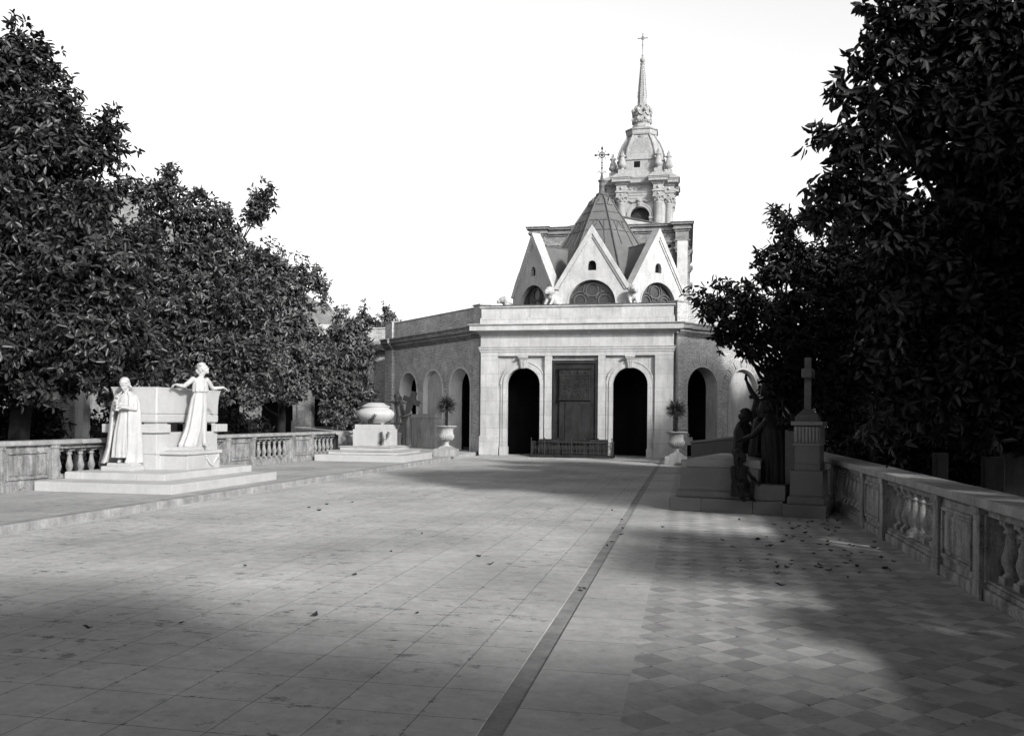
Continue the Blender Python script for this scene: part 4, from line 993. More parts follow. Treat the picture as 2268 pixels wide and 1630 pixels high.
# bronze man bending over the urn
bm_ = thing('statue', 'bronze bearded man in a robe leaning over the white urn with a large cross', 'statue', (-5.52, -7.0, .63), R(0))
b = MB(); hr = MB(); rb = MB()
head(b, (-.29, -.22, 1.78), yaw=-38, pitch=28, s=1.18, neck=(-.18, -.08, 1.6), hair=hr, hairstyle='beard')
torso(b, (.0, .0, 1.05), (-.16, -.06, 1.6), .16, .22, .13, .12, .02)
arm(b, (-.38, -.1, 1.56), (-.52, -.30, 1.66), (-.66, -.42, 1.66), 1.1, hdir=(-.8, -.3, -.3), hup=(-.3, -.3, 1), curl=.5)
arm(b, (.06, -.04, 1.54), (.22, -.08, 1.2), (-.03, -.24, 1.08), 1.1, hdir=(-1, -.1, .1), hup=(0, -1, .2), curl=.8, thumb=-1)
b.limb([(-.02, 0, 1.0), (.0, -.02, .5), (0, 0, .05), (0, -.12, .03)], [.1, .08, .05, .04])
sculpt('body', b, BRONZE2, bm_, .013)
sculpt('hair', hr, BRONZE2, bm_, .012, 1)
drape(rb, [(1.62, -.17, -.06, .10, .09, .2), (1.55, -.15, -.05, .22, .13, .4), (1.3, -.08, -.02, .22, .16, .6), (1.05, -.0, 0, .18, .15, .6), (.7, .02, 0, .19, .17, 1), (.3, .02, .0, .18, .17, 1.1), (.02, .02, 0, .2, .18, 1.2)], 7, .10, 5)
rb.limb([(-.34, -.12, 1.52), (-.2, -.38, 1.4), (-.12, -.48, 1.12), (-.16, -.52, .86)], [.09, .10, .10, .06])
rb.limb([(-.1, -.2, .84), (-.22, -.5, .80), (-.4, -.5, .80)], [.05, .05, .04])
sculpt('robe', rb, BRONZE2, bm_, .015, 2)
t = MB()
def bar(t, p, q, w_, d_, n_=(0, -1, 0)):
    p, q = Vector(p), Vector(q); d = (q-p).normalized(); a = d.cross(Vector(n_)).normalized()*w_; e = Vector(n_)*d_
    t.add([tuple(x+y_+z_) for x in (p, q) for y_ in (-a, a) for z_ in (-e, e)], [(0,1,3,2),(4,6,7,5),(0,4,5,1),(2,3,7,6),(0,2,6,4),(1,5,7,3)])
bar(t, (-5.70, -7.1, 1.10), (-5.17, -7.1, 2.63), .10, .07); bar(t, (-5.60, -7.1, 2.42), (-4.98, -7.1, 2.18), .10, .068)
tag(part('bronze_cross', t, BRONZE2, None, .008), 'large bronze cross leaning against the bearded bronze man\'s shoulder', 'cross')

# ------------------------------------------------------------------ planters with yuccas
def planter(x, y, z, lab, plab, seed):
    o = thing('urn_planter', lab, 'planter', (x, y, z), 0, 'stone urn planters flanking the portico')
    t = MB(); t.box(-.42, .42, -.42, .42, 0, .30); t.box(-.36, .36, -.36, .36, .30, .315) ; t.taper(-.30, .30, -.30, .30, .315, .40, .1); part('pedestal', t, OLDPL, o, .015)
    t = MB(); prof = [(.20, .39), (.19, .42), (.11, .46), (.095, .52), (.12, .55), (.09, .58), (.14, .61), (.25, .68), (.30, .77), (.31, .84), (.29, .88), (.27, .98), (.275, 1.06), (.32, 1.14), (.40, 1.185), (.42, 1.19), (.42, 1.225), (.38, 1.225), (.33, 1.16), (.05, 1.14)]
    t.lathe(prof, n=40)
    for i in range(28):
        a = i*2*PI/28; t.tube([(.17*math.cos(a), .17*math.sin(a), .625), (.262*math.cos(a), .262*math.sin(a), .69), (.305*math.cos(a), .305*math.sin(a), .78), (.308*math.cos(a), .308*math.sin(a), .85)], [.012, .022, .026, .014], 6)
    part('bowl', t, PORT if seed == 1 else OLDPL, o)
    p = thing('yucca_plant', plab, 'plant', (x, y, z+1.14), 0, 'spiky yuccas in the stone urns')
    t = MB(); t.tube([(0,0,0), (.02,.01,.35), (0,0,.95)], [.06, .05, .06], 8)
    for i in range(40): 
        a, zz = i*2.4, .1+i*.021; t.ell((.052*math.cos(a), .052*math.sin(a), zz), (.02,.02,.03), 5, 4)
    part('trunk', t, BARK, p)
    t = MB(); rn = random.Random(seed)
    for i in range(420):
        th = rn.uniform(0, 2*PI); ph_ = math.acos(rn.uniform(-.75, 1)); d = Vector((math.sin(ph_)*math.cos(th), math.sin(ph_)*math.sin(th), math.cos(ph_)))
        b0 = Vector((0, 0, .92+rn.uniform(-.12, .1))); ln = rn.uniform(.36, .5); sdv = d.orthogonal().normalized(); q = Matrix.Rotation(rn.uniform(0, 6), 3, d); sdv = q @ sdv
        m1 = b0+d*ln*.5; e = b0+d*ln+Vector((0, 0, -.05*rn.random()))
        t.add([tuple(b0+sdv*.011), tuple(b0-sdv*.011), tuple(m1-sdv*.017), tuple(m1+sdv*.017), tuple(e)], [(0,1,2,3), (3,2,4)])
    part('leaves', t, YUC, p, fix=False)
planter(-4.68, -4.45, .13, 'white rimmed stone urn planter on the raised walk near the urn tomb', 'spiky yucca with bare trunk in the white rimmed urn near the blind niche', 1)
planter(4.42, -4.6, 0, 'grey fluted stone urn planter on the paving behind the granite tomb', 'dark spiky yucca in the urn just behind the granite tomb', 2)
t = MB(); t.box(4.62, 5.2, -6.3, -5.2, 0, .2); tag(part('granite_step', t, GRAN, None, .01), 'low granite block beside the urn planter behind the granite tomb', 'block')

# ------------------------------------------------------------------ granite tomb with bronze group
GA = Vector((4.5, -21.72, 0)); GR = R(-14)
gt = thing('granite_tomb', 'dark grey granite tomb with a tall cross on a fluted pillar', 'tomb', GA, GR)
t = MB()
for a, b_ in ((0, .58), (.584, 1.5), (1.504, 2.02)): t.box(a, b_, 0, 2.5, 0, .245)
t.box(2.024, 2.74, -.12, 2.5, 0, .225); part('plinth', t, GRAN, gt, .012)
t = MB(); t.box(.10, 1.60, .12, 2.2, .249, .36)
rings = [[(x0, y0, z), (x1, y0, z), (x1, y1, z), (x0, y1, z)] for z, x0, x1, y0, y1 in ((.36, .10, 1.6, .12, 2.2), (.40, .14, 1.58, .17, 2.16), (.46, .155, 1.56, .19, 2.14), (.79, .16, 1.56, .19, 2.14))]
t.loft(rings, False); part('tomb_body', t, GRAN, gt, .008)
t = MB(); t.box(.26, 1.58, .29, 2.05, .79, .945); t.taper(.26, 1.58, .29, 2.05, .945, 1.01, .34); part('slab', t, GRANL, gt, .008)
t = MB(); t.box(1.2, 2.05, .05, .9, .249, .53); t.box(1.62, 2.1, 1.05, 2.3, .53, .9); t.box(1.98, 2.16, .45, 1.6, .53, 1.50); t.box(.9, 1.6, 1.9, 2.3, .25, .62); part('step_block', t, GRAN, gt, .01)
t = MB(); t.box(2.09, 2.70, -.04, .9, .227, .33); t.taper(2.09, 2.70, -.04, .9, .33, .37, .035); t.box(2.13, 2.67, .0, .86, .37, .80); t.box(2.19, 2.62, .06, .8, .80, .92); t.box(2.2, 2.61, .07, .8, .92, 1.30)
pi_ = part('pillar', t, GRAN, gt, .008)
t = MB(); t.box(2.17, 2.64, .05, .8, 1.24, 1.27)
rings = [[(2.19, .06-d, z), (2.62, .06-d, z), (2.62, .8, z), (2.19, .8, z)] for z, d in ((1.27, 0), (1.30, .035), (1.36, .06), (1.45, .07), (1.55, .055), (1.585, .0))]
t.loft(rings, False)
for i in range(7):
    x = 2.235+i*.057; t.tube([(x, .03, 1.29), (x, .0, 1.34), (x, -.015, 1.44), (x, .005, 1.56)], [.018, .026, .028, .022], 7)
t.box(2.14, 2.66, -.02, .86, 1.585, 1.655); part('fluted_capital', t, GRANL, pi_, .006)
t = MB(); t.box(2.18, 2.56, .22, .62, 1.655, 1.74); rings = [[(2.37-a, .42-a, z), (2.37+a, .42-a, z), (2.37+a, .42+a, z), (2.37-a, .42+a, z)] for z, a in ((1.74, .17), (1.77, .165), (1.80, .13), (1.83, .10), (1.87, .075))]
t.loft(rings, False); t.box(2.315, 2.425, .37, .47, 1.86, 2.78); t.box(2.285, 2.455, .20, .64, 2.42, 2.58); t.box(2.27, 2.47, .30, .54, 2.44, 2.55)
part('stone_cross', t, GRAN, gt, .006)
GM = Matrix.Translation(GA) @ Matrix.Rotation(GR, 4, 'Z')
def gfig(lab, x, y, z, rz): return thing('statue', lab, 'statue', GM @ Vector((x, y, z)), GR+R(rz), 'bronze figures mourning on the granite tomb')
# cloaked woman behind the tomb, in profile
o = gfig('bronze cloaked woman standing in profile, lowest behind the far end of the granite slab', .93, 2.32, .25, 70)
b = MB(); hr = MB(); rb = MB()
head(b, (.0, -.05, 1.50), yaw=5, pitch=6, s=1.08, neck=(0, .02, 1.33), hair=hr, hairstyle='bun', rn=random.Random(5)); torso(b, (0, .03, .8), (0, .02, 1.35), .14, .18, .11, .11)
arm(b, (-.17, 0, 1.27), (-.19, -.16, 1.0), (-.02, -.25, 1.06), hdir=(.6, -.5, .3), curl=.7); arm(b, (.17, 0, 1.27), (.19, -.16, 1.0), (.03, -.26, 1.03), hdir=(-.6, -.5, .3), curl=.7, thumb=-1)
sculpt('body', b, BRONZE, o, .013); sculpt('hair', hr, BRONZE, o, .012, 1)
drape(rb, [(1.40, 0, .03, .09, .085, .2), (1.33, 0, .03, .17, .13, .3), (1.2, 0, .02, .22, .19, .4), (.95, 0, .0, .235, .22, .6), (.6, 0, .04, .25, .23, .8), (.3, 0, .07, .27, .27, 1), (.0, 0, .10, .29, .31, 1.1)], 9, .07, 21); sculpt('cloak', rb, BRONZE, o, .015, 2)
# figure with raised arm
o = gfig('bronze robed figure raising one arm high, standing farthest back in the bronze group', 1.34, 2.45, .66, 205)
b = MB(); hr = MB(); rb = MB()
head(b, (.03, -.05, 1.60), yaw=30, pitch=-8, s=1.08, neck=(0, 0, 1.42), hair=hr, hairstyle='bun', rn=random.Random(6)); torso(b, (0, 0, .9), (0, 0, 1.43), .14, .19, .11, .11)
arm(b, (.18, 0, 1.40), (.30, -.05, 1.60), (.385, -.08, 1.80), hdir=(.2, -.1, 1), hup=(.5, -.8, 0), curl=.4); arm(b, (-.18, 0, 1.38), (-.24, -.1, 1.12), (-.2, -.3, 1.0), curl=.4, thumb=-1)
sculpt('body', b, BRONZE, o, .013); sculpt('hair', hr, BRONZE, o, .012, 1)
drape(rb, [(1.47, 0, .0, .09, .08, .2), (1.42, 0, 0, .19, .12, .3), (1.25, .01, 0, .23, .16, .5), (.9, .02, 0, .22, .18, .8), (.5, .0, .0, .2, .18, 1), (.0, 0, .0, .24, .22, 1.1)], 8, .09, 31); rb.limb([(.2, 0, 1.40), (.26, 0, 1.1), (.24, 0, .75)], [.07, .08, .04]); sculpt('robe', rb, BRONZE, o, .015, 2)
# woman embracing the bent man
o = gfig('bronze woman with waved hair leaning her forehead to the bent man beside her', 1.45, 1.12, .53, 82)
b = MB(); hr = MB(); rb = MB()
head(b, (.02, -.10, 1.33), yaw=5, pitch=14, s=1.12, neck=(0, -.02, 1.15), hair=hr, hairstyle='bun', rn=random.Random(8)); torso(b, (0, .02, .6), (0, -.02, 1.15), .14, .18, .11, .11)
arm(b, (-.17, 0, 1.1), (-.22, -.2, .95), (-.1, -.38, 1.0), curl=.5); arm(b, (.17, 0, 1.1), (.24, -.15, .85), (.14, -.36, .75), curl=.5, thumb=-1)
sculpt('body', b, BRONZE, o, .013); sculpt('hair', hr, BRONZE, o, .012, 1)
drape(rb, [(1.2, 0, 0, .09, .08, .2), (1.14, 0, 0, .19, .13, .4), (.9, 0, 0, .21, .17, .8), (.5, 0, .03, .22, .2, 1), (0, 0, .05, .25, .24, 1.1)], 9, .09, 41); sculpt('robe', rb, BRONZE, o, .015, 2)
# stooping man seen from behind
o = gfig('bronze stooping man in a long pleated mantle, seen from behind in front of the pillar', 1.76, .60, .53, -128)
b = MB(); hr = MB(); rb = MB()
head(b, (.03, -.20, 1.31), yaw=25, pitch=30, s=1.15, neck=(0, -.05, 1.12), hair=hr, hairstyle='short', rn=random.Random(9)); torso(b, (0, .06, .55), (0, -.02, 1.13), .16, .21, .13, .13)
arm(b, (-.21, -.02, 1.06), (-.3, -.2, .82), (-.2, -.4, .75), 1.05, curl=.4); arm(b, (.21, -.02, 1.06), (.3, -.2, .86), (.32, -.42, .80), 1.05, curl=.4, thumb=-1)
b.limb([(-.09, .06, .6), (-.09, .05, .05)], [.1, .06]); b.limb([(.09, .06, .6), (.09, .05, .05)], [.1, .06])
sculpt('body', b, BRONZE, o, .013); sculpt('hair', hr, BRONZE, o, .012, 1)
drape(rb, [(1.23, 0, -.08, .08, .08, .2), (1.18, 0, -.06, .14, .12, .3), (1.10, 0, -.03, .21, .16, .4), (.97, 0, .02, .25, .2, .5), (.75, 0, .05, .26, .21, .8), (.4, 0, .06, .24, .21, 1), (.1, 0, .06, .24, .22, 1.1), (.0, 0, .06, .24, .22, 1.1)], 13, .075, 51); sculpt('mantle', rb, BRONZE, o, .014, 2)
# child sitting on the front edge
o = gfig('bronze long haired child sitting on the front ledge of the granite tomb', 1.27, .12, .37, 35)
b = MB(); hr = MB(); rb = MB()
head(b, (.0, .02, .64), yaw=60, pitch=-12, s=1.0, neck=(0, .04, .46), hair=hr, hairstyle='long'); torso(b, (0, .05, .08), (0, .04, .47), .11, .13, .09, .085)
arm(b, (-.13, .04, .43), (-.17, -.06, .26), (-.1, -.2, .18), .8, curl=.4); arm(b, (.13, .04, .43), (.2, -.03, .28), (.22, -.17, .21), .8, curl=.4, thumb=-1)
for s_, yk in ((-1, -.24), (1, -.27)): b.limb([(s_*.07, .03, .09), (s_*.09, yk, .16), (s_*.085, yk+.0, -.08), (s_*.09, yk-.1, -.11)], [.075, .055, .04, .03])
sculpt('body', b, BRONZE, o, .011); sculpt('hair', hr, BRONZE, o, .011, 1)
drape(rb, [(.50, 0, .04, .07, .07, .2), (.45, 0, .04, .13, .1, .3), (.25, 0, .04, .135, .115, .6), (.10, 0, -.04, .18, .2, .8), (.02, 0, -.08, .19, .24, 1), (-.06, 0, -.09, .2, .24, 1.1)], 8, .08, 61); sculpt('tunic', rb, BRONZE, o, .012, 2)
t = MB(); rn = random.Random(12)
for i in range(60):
    p = GM @ Vector((2.04+rn.uniform(-.17, .13), .55+rn.uniform(-.2, .2), 1.50)); p.z += abs(rn.gauss(.05, .09)); t.ell(p, (rn.uniform(.025, .06), rn.uniform(.025, .06), rn.uniform(.02, .05)), 6, 4, Euler((rn.random()*3, rn.random()*3, 0)))
tag(part('bronze_wreath', t, BRONZE), 'bronze heap of flowers beside the fluted granite pillar', 'wreath')
t = MB(); t.ell(GM @ Vector((1.5, .55, 1.035)), (.12, .06, .03), 10, 6); t.ell(GM @ Vector((1.38, .5, 1.025)), (.06, .03, .02), 8, 5)
tag(sculpt('bronze_palm', t, BRONZE, None, .008, 1), 'small dark bronze palm spray lying on the granite slab', 'spray')

# ------------------------------------------------------------------ trees
def leaf_mesh(name, P, A, Lf, Wf, rs, per, m, droop=.42, flat=0):
    """rosettes at P (n,3) about axes A (n,3): `per` folded leaves each"""
    n = len(P); N_ = n*per
    p = np.repeat(P, per, 0); ax = np.repeat(A, per, 0)
    ref = rs.normal(size=(N_, 3)); rad = np.cross(ax, ref); rad /= np.linalg.norm(rad, axis=1, keepdims=True)+1e-9
    be = rs.uniform(R(35), R(115), N_)[:, None]
    d = np.cos(be)*ax+np.sin(be)*rad; d[:, 2] -= rs.uniform(0, droop*2, N_); d /= np.linalg.norm(d, axis=1, keepdims=True)
    wv = np.cross(d, ax); wv += rs.normal(scale=.25, size=(N_, 3)); wv -= d*np.sum(wv*d, 1, keepdims=True); wv /= np.linalg.norm(wv, axis=1, keepdims=True)+1e-9
    nv = np.cross(wv, d)
    nv *= np.where(np.sum(nv*ax, 1, keepdims=True) < 0, -1, 1)
    L = (Lf*rs.uniform(.6, 1.2, N_))[:, None]; W = (Wf*rs.uniform(.75, 1.2, N_))[:, None]
    st = p+ax*(rs.uniform(-.05, .05, N_)[:, None])+d*.02
    tip = st+d*L-nv*L*.10
    v = np.stack([st, tip, st+d*L*.28-wv*W*.42+nv*L*.06, st+d*L*.68-wv*W*.40+nv*L*.04, st+d*L*.28+wv*W*.42+nv*L*.06, st+d*L*.68+wv*W*.40+nv*L*.04], 1).reshape(-1, 3)
    b = (np.arange(N_)*6)[:, None]
    f = np.concatenate([b+np.array([[0, 2, 3, 1]]), b+np.array([[0, 1, 5, 4]])], 1).reshape(-1)
    me = bpy.data.meshes.new(name); me.vertices.add(len(v)); me.vertices.foreach_set('co', v.astype(np.float32).ravel())
    me.loops.add(len(f)); me.loops.foreach_set('vertex_index', f.astype(np.int32))
    me.polygons.add(len(f)//4); me.polygons.foreach_set('loop_start', np.arange(0, len(f), 4, dtype=np.int32)); me.polygons.foreach_set('loop_total', np.full(len(f)//4, 4, dtype=np.int32))
    me.update(calc_edges=True); me.materials.append(m); return me
def crown_points(blobs, area, dens, rs, zs=.92):
    P, A = [], []
    for c, r in blobs:
        n = max(6, int(4*PI*r*r*dens/area*(.72 if r < .95 else 1)))
        d = rs.normal(size=(n, 3)); d /= np.linalg.norm(d, axis=1, keepdims=True)
        k = rs.normal(size=(5, 3))*2.6; ph = rs.uniform(0, 6.28, 5)
        lump = np.sum(np.cos(d@k.T+ph), 1)/5
        rr = r*(.42+.60*rs.uniform(0, 1, n)**.55)*(.92+.34*lump)
        keep = (lump > -.52) | (rs.uniform(0, 1, n) < .25)
        q = d*rr[:, None]; q[:, 2] *= zs
        a = d*.75+rs.normal(scale=.35, size=(n, 3)); a[:, 2] += .45; a /= np.linalg.norm(a, axis=1, keepdims=True)
        P.append((np.array(c)+q)[keep]); A.append(a[keep])
    return np.concatenate(P), np.concatenate(A)
def tree(label, base, blobs, leaf, seed, m, dens=1.7, per=7, sprigs=(), trunk=.22, group=None, world=False, zs=.92):
    """blobs: (x, y, r, depth) measured on the print, turned into places; sprigs: lists of (x, y, depth)"""
    rs = np.random.RandomState(seed); Lf, Wf = leaf
    o = thing('magnolia_tree', label, 'tree', (0, 0, 0), 0, group)
    bl = [(b[0], b[1]) for b in blobs] if world else [(tuple(at(x, y, d)), r*d/FPX) for x, y, r, d in blobs]
    P, A = crown_points(bl, per*Lf*Wf*.6, dens, rs, zs)
    tp = MB()
    for s_ in sprigs:
        pts = [at(*q) for q in s_]
        for a, b in zip(pts, pts[1:]):
            n = max(3, int((b-a).length/(Lf*.38)))
            pp = np.array([a.lerp(b, (i+rs.uniform(0, .6))/n) for i in range(n)])+rs.normal(scale=Lf*.35, size=(n, 3))
            pp = np.repeat(pp, 3, 0)+rs.normal(scale=Lf*.5, size=(3*n, 3))
            aa = np.tile(np.array((b-a).normalized())*.6, (3*n, 1))+rs.normal(scale=.4, size=(3*n, 3)); aa[:, 2] += .3; aa /= np.linalg.norm(aa, axis=1, keepdims=True)
            P = np.concatenate([P, pp]); A = np.concatenate([A, aa])
        tp.tube(pts, [.014]+[.010]*(len(pts)-2)+[.005], 5)
    me = leaf_mesh('crown', P, A, Lf, Wf, rs, per, m)
    c = bpy.data.objects.new('crown', me); C.objects.link(c); c.parent = o
    # trunk and limbs
    base = Vector(base); cen = sum((Vector(b[0]) for b in bl), Vector())/len(bl)
    top = Vector((cen.x*.5+base.x*.5, cen.y*.5+base.y*.5, max(b[0][2] for b in bl)))
    zt = base.lerp(top, .32); kn = base.lerp(top, .62)
    tp.tube([base, base.lerp(zt, .15)+Vector((0,0,0)), zt+Vector((.05, .08, 0)), kn, top.lerp(kn, .2)], [trunk*1.5, trunk, trunk*.8, trunk*.5, trunk*.15], 10)
    for i, (b, r) in enumerate(bl):
        b = Vector(b); s0 = base.lerp(top, min(.75, max(.22, .22+.5*(b.z-base.z-2)/max(2, top.z-base.z))))
        md = s0.lerp(b, .55)+Vector((rs.uniform(-.2, .2), rs.uniform(-.2, .2), -.12*(b-s0).length))
        tp.tube([s0, md, b, b+(b-md)*.08], [trunk*.4, trunk*.2, trunk*.07, .008], 6)
        for k in range(5):
            e = b+Vector(rs.normal(size=3)).normalized()*r*.85; tp.tube([b.lerp(md, rs.uniform(0, .5)), b.lerp(e, .5)+Vector((0,0,.05)), e], [trunk*.09, .016, .006], 4)
    part('trunk', tp, BARK, o)
    return o
BIG = (.205, .082)
tree('tallest dense magnolia, towering behind the caped marble woman', at(30, 1000, 22)*1.0 + Vector((0, 0, -1.9)),
     [(-60,160,105,22),(32,128,52,21),(80,150,46,21),(20,290,150,21.5),(105,270,82,20.5),(150,320,66,20.5),(200,345,48,20.5),(60,470,185,21.5),(195,455,70,20.3),(80,640,185,21.5),(215,600,120,20.3),(60,770,150,21),(190,745,100,20),(275,720,70,20.5),(-90,400,200,22),(-100,640,200,22),(-80,800,160,21.5),(240,540,60,20.3),(255,815,52,22),(320,800,48,22.5)],
     BIG, 11, LEAF1, 2.1, 7, [[(40,150,21),(33,95,21),(30,48,21)],[(75,140,21),(85,105,21),(92,84,21)],[(105,170,21),(128,165,21),(134,140,21)],[(125,215,20.5),(150,205,20.5),(158,190,20.5)],[(185,330,20.5),(215,290,20.5),(222,262,20.5)],[(200,350,20.5),(240,300,20.5),(275,268,20.5)],[(215,350,20.5),(250,345,20.5),(285,330,20.5)],[(230,300,20.5),(238,270,20.5),(241,243,20.5)],[(210,440,20.5),(255,420,20.5),(268,400,20.5)],[(150,250,20.5),(165,235,20.5),(175,225,20.5)],[(60,850,20),(50,890,20)],[(190,820,19.5),(215,850,19.5)],[(240,800,19.5),(262,835,19.5)],[(100,850,19.5),(130,880,19.5)]], .28)
tree('bushy magnolia with an airy top, behind the marble woman with open arms', at(400, 1000, 30) + Vector((0, 0, -1.6)),
     [(372,420,36,29),(330,440,40,29),(300,410,24,28.5),(425,470,58,29),(480,470,34,29),(390,530,105,29.5),(300,560,70,28.5),(490,560,74,29.5),(575,470,28,30),(430,660,150,30),(330,690,100,28.5),(540,660,85,29.5),(420,790,110,29),(330,780,62,27.5),(530,770,90,29.5),(470,850,62,29),(570,830,56,29.5),(590,560,36,30),(395,850,44,27),(310,862,46,26.5),(250,870,36,26)],
     (.215, .085), 12, LEAF4, 1.35, 7, [[(370,430,29),(369,395,29),(370,366,29)],[(376,420,29),(380,390,29),(372,372,29)],[(420,440,29),(452,425,29),(462,430,29)],[(300,430,28.5),(275,410,28.5),(262,398,28.5)],[(490,480,29),(512,478,29)],[(545,500,30),(560,465,30),(572,420,30)],[(560,490,30),(585,450,30),(595,415,30)],[(570,470,30),(590,460,30),(600,440,30)],[(520,520,30),(500,480,30),(497,455,30)],[(580,590,30),(595,560,30)],[(340,830,27),(345,865,27)]], .24)
tree('smaller magnolia between the two statue tombs, one branch arching into the sky', at(620, 1000, 37) + Vector((0, 0, -1.5)),
     [(610,600,46,36),(640,632,42,36),(600,680,90,36.5),(650,728,40,36),(690,620,22,36),(560,620,40,36),(650,770,80,36.5),(600,800,70,36),(692,800,48,36.5),(640,850,52,36),(560,870,42,35.5),(545,740,60,36)],
     (.23, .09), 13, LEAF2, 1.5, 7, [[(640,620,36),(668,590,36),(672,570,36)],[(660,625,36),(695,600,36),(715,625,36),(722,645,36)],[(700,625,36),(716,655,36),(722,680,36)],[(600,590,36),(560,560,36),(557,548,36)],[(610,575,36),(632,580,36)]], .2)
tree('rounded magnolia standing against the narrow brick corner block', at(770, 1000, 47) + Vector((0, 0, -1.4)),
     [(757,722,32,46),(795,715,27,46),(770,770,62,46.5),(732,775,40,46),(800,790,36,46.5),(770,840,56,46),(725,845,50,46),(795,870,40,46.5),(750,905,46,46),(800,920,30,46)],
     (.26, .10), 14, LEAF2, 1.45, 7, [[(790,710,46),(802,690,46),(800,678,46)],[(750,700,46),(760,688,46),(760,676,46)],[(810,720,46),(820,705,46)]], .2)
tree('distant tree top peeping above the brick parapet beside the corner block', at(850, 1000, 62) + Vector((0, 0, -1.2)),
     [(850,716,18,60),(868,704,14,60),(835,730,20,60),(855,760,40,60.5),(878,720,14,60)], (.3, .11), 15, LEAF2, 1.4, 7, [[(850,710,60),(850,690,60),(849,682,60)],[(866,700,60),(868,688,60)],[(828,730,60),(824,706,60)]], .2)
# right side
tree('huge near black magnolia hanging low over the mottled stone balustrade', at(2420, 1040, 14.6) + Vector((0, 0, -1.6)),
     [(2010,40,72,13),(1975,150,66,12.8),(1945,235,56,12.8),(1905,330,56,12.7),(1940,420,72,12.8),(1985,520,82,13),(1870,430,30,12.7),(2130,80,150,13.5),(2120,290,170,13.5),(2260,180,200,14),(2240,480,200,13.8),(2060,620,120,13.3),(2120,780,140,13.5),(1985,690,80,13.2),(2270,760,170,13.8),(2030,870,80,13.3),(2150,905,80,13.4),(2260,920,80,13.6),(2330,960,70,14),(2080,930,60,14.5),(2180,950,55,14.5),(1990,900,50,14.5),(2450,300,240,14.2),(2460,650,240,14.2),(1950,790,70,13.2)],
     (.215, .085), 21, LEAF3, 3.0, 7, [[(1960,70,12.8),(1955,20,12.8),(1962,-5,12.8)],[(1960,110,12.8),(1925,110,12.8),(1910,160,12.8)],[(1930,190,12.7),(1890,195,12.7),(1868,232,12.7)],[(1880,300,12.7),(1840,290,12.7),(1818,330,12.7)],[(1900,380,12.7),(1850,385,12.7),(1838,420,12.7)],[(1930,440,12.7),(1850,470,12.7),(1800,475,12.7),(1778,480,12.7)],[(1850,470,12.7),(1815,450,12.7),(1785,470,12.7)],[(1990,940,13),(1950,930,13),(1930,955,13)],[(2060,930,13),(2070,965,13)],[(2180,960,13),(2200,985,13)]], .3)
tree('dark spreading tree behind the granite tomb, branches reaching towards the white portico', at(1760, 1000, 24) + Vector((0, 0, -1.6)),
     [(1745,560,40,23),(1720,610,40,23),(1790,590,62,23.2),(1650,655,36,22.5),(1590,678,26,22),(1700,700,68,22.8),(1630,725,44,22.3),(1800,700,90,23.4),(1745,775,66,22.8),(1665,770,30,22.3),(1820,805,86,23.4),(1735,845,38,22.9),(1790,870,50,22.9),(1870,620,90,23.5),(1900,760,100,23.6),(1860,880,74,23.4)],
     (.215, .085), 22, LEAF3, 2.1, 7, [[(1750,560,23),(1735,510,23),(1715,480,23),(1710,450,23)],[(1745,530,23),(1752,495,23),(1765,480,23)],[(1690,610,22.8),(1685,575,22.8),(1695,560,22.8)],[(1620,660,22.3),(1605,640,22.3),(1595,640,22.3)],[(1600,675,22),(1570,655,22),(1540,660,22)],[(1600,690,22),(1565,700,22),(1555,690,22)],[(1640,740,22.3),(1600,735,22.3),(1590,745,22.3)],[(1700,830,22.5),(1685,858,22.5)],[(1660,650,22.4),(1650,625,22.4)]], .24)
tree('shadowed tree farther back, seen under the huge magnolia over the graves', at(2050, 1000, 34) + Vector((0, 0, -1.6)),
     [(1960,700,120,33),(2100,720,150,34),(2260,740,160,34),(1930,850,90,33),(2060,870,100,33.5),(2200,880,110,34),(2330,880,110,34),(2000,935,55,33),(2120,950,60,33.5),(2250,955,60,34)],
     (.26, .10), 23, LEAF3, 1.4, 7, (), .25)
# trees behind the photographer, whose shade lies over the near paving
bh = [((0, 0, 5.0), 2.2), ((1.3, .6, 4.4), 1.6), ((-1.3, -.4, 4.5), 1.6), ((.3, -1.2, 6.2), 1.5), ((-.5, 1.0, 6.3), 1.3)]
tb = tree('broad tree behind the photographer shading the near paving', (0, 0, -1.2), bh, (.26, .11), 31, LEAF3, 1.6, 7, (), .2, 'trees shading the near end of the terrace', True)
tb.location = (10.2, -42.0, .2)
for q_ in ((14.2, -42.6, .4, 1.3), (18.4, -43.2, .5, 2.4), (6.4, -42.9, .1, 4.0), (2.4, -43.4, .2, 5.2), (22.5, -43.6, .8, .6), (-1.8, -43.6, .3, 1.9)): dup(tb, q_[:3], q_[3])
bh = [((0, 0, 7.0), 3.0), ((1.8, .8, 6.0), 2.4), ((-1.8, -.6, 6.2), 2.4), ((.3, -1.6, 9.0), 2.2), ((-.6, 1.4, 9.2), 2.0), ((0, 0, 4.0), 2.2)]  # tall unseen trees, added to throw shade and screen the sky
tb = tree('tall unseen tree added to cast shade and block open sky', (0, 0, -1.2), bh, (.3, .13), 32, LEAF3, 1.9, 7, (), .25, 'unseen trees added for their shade', True)
tb.location = (15.6, -27.0, .3); dup(tb, (19.5, -24.5, 0), 1.3); dup(tb, (14.2, -21.0, -1.0), 2.6); dup(tb, (19.5, -29.5, -.6), 3.4); dup(tb, (12.8, -4.6, -.9), .9); dup(tb, (17.2, -12.5, -.8), .4); dup(tb, (20.5, -17.0, -.5), 1.9)
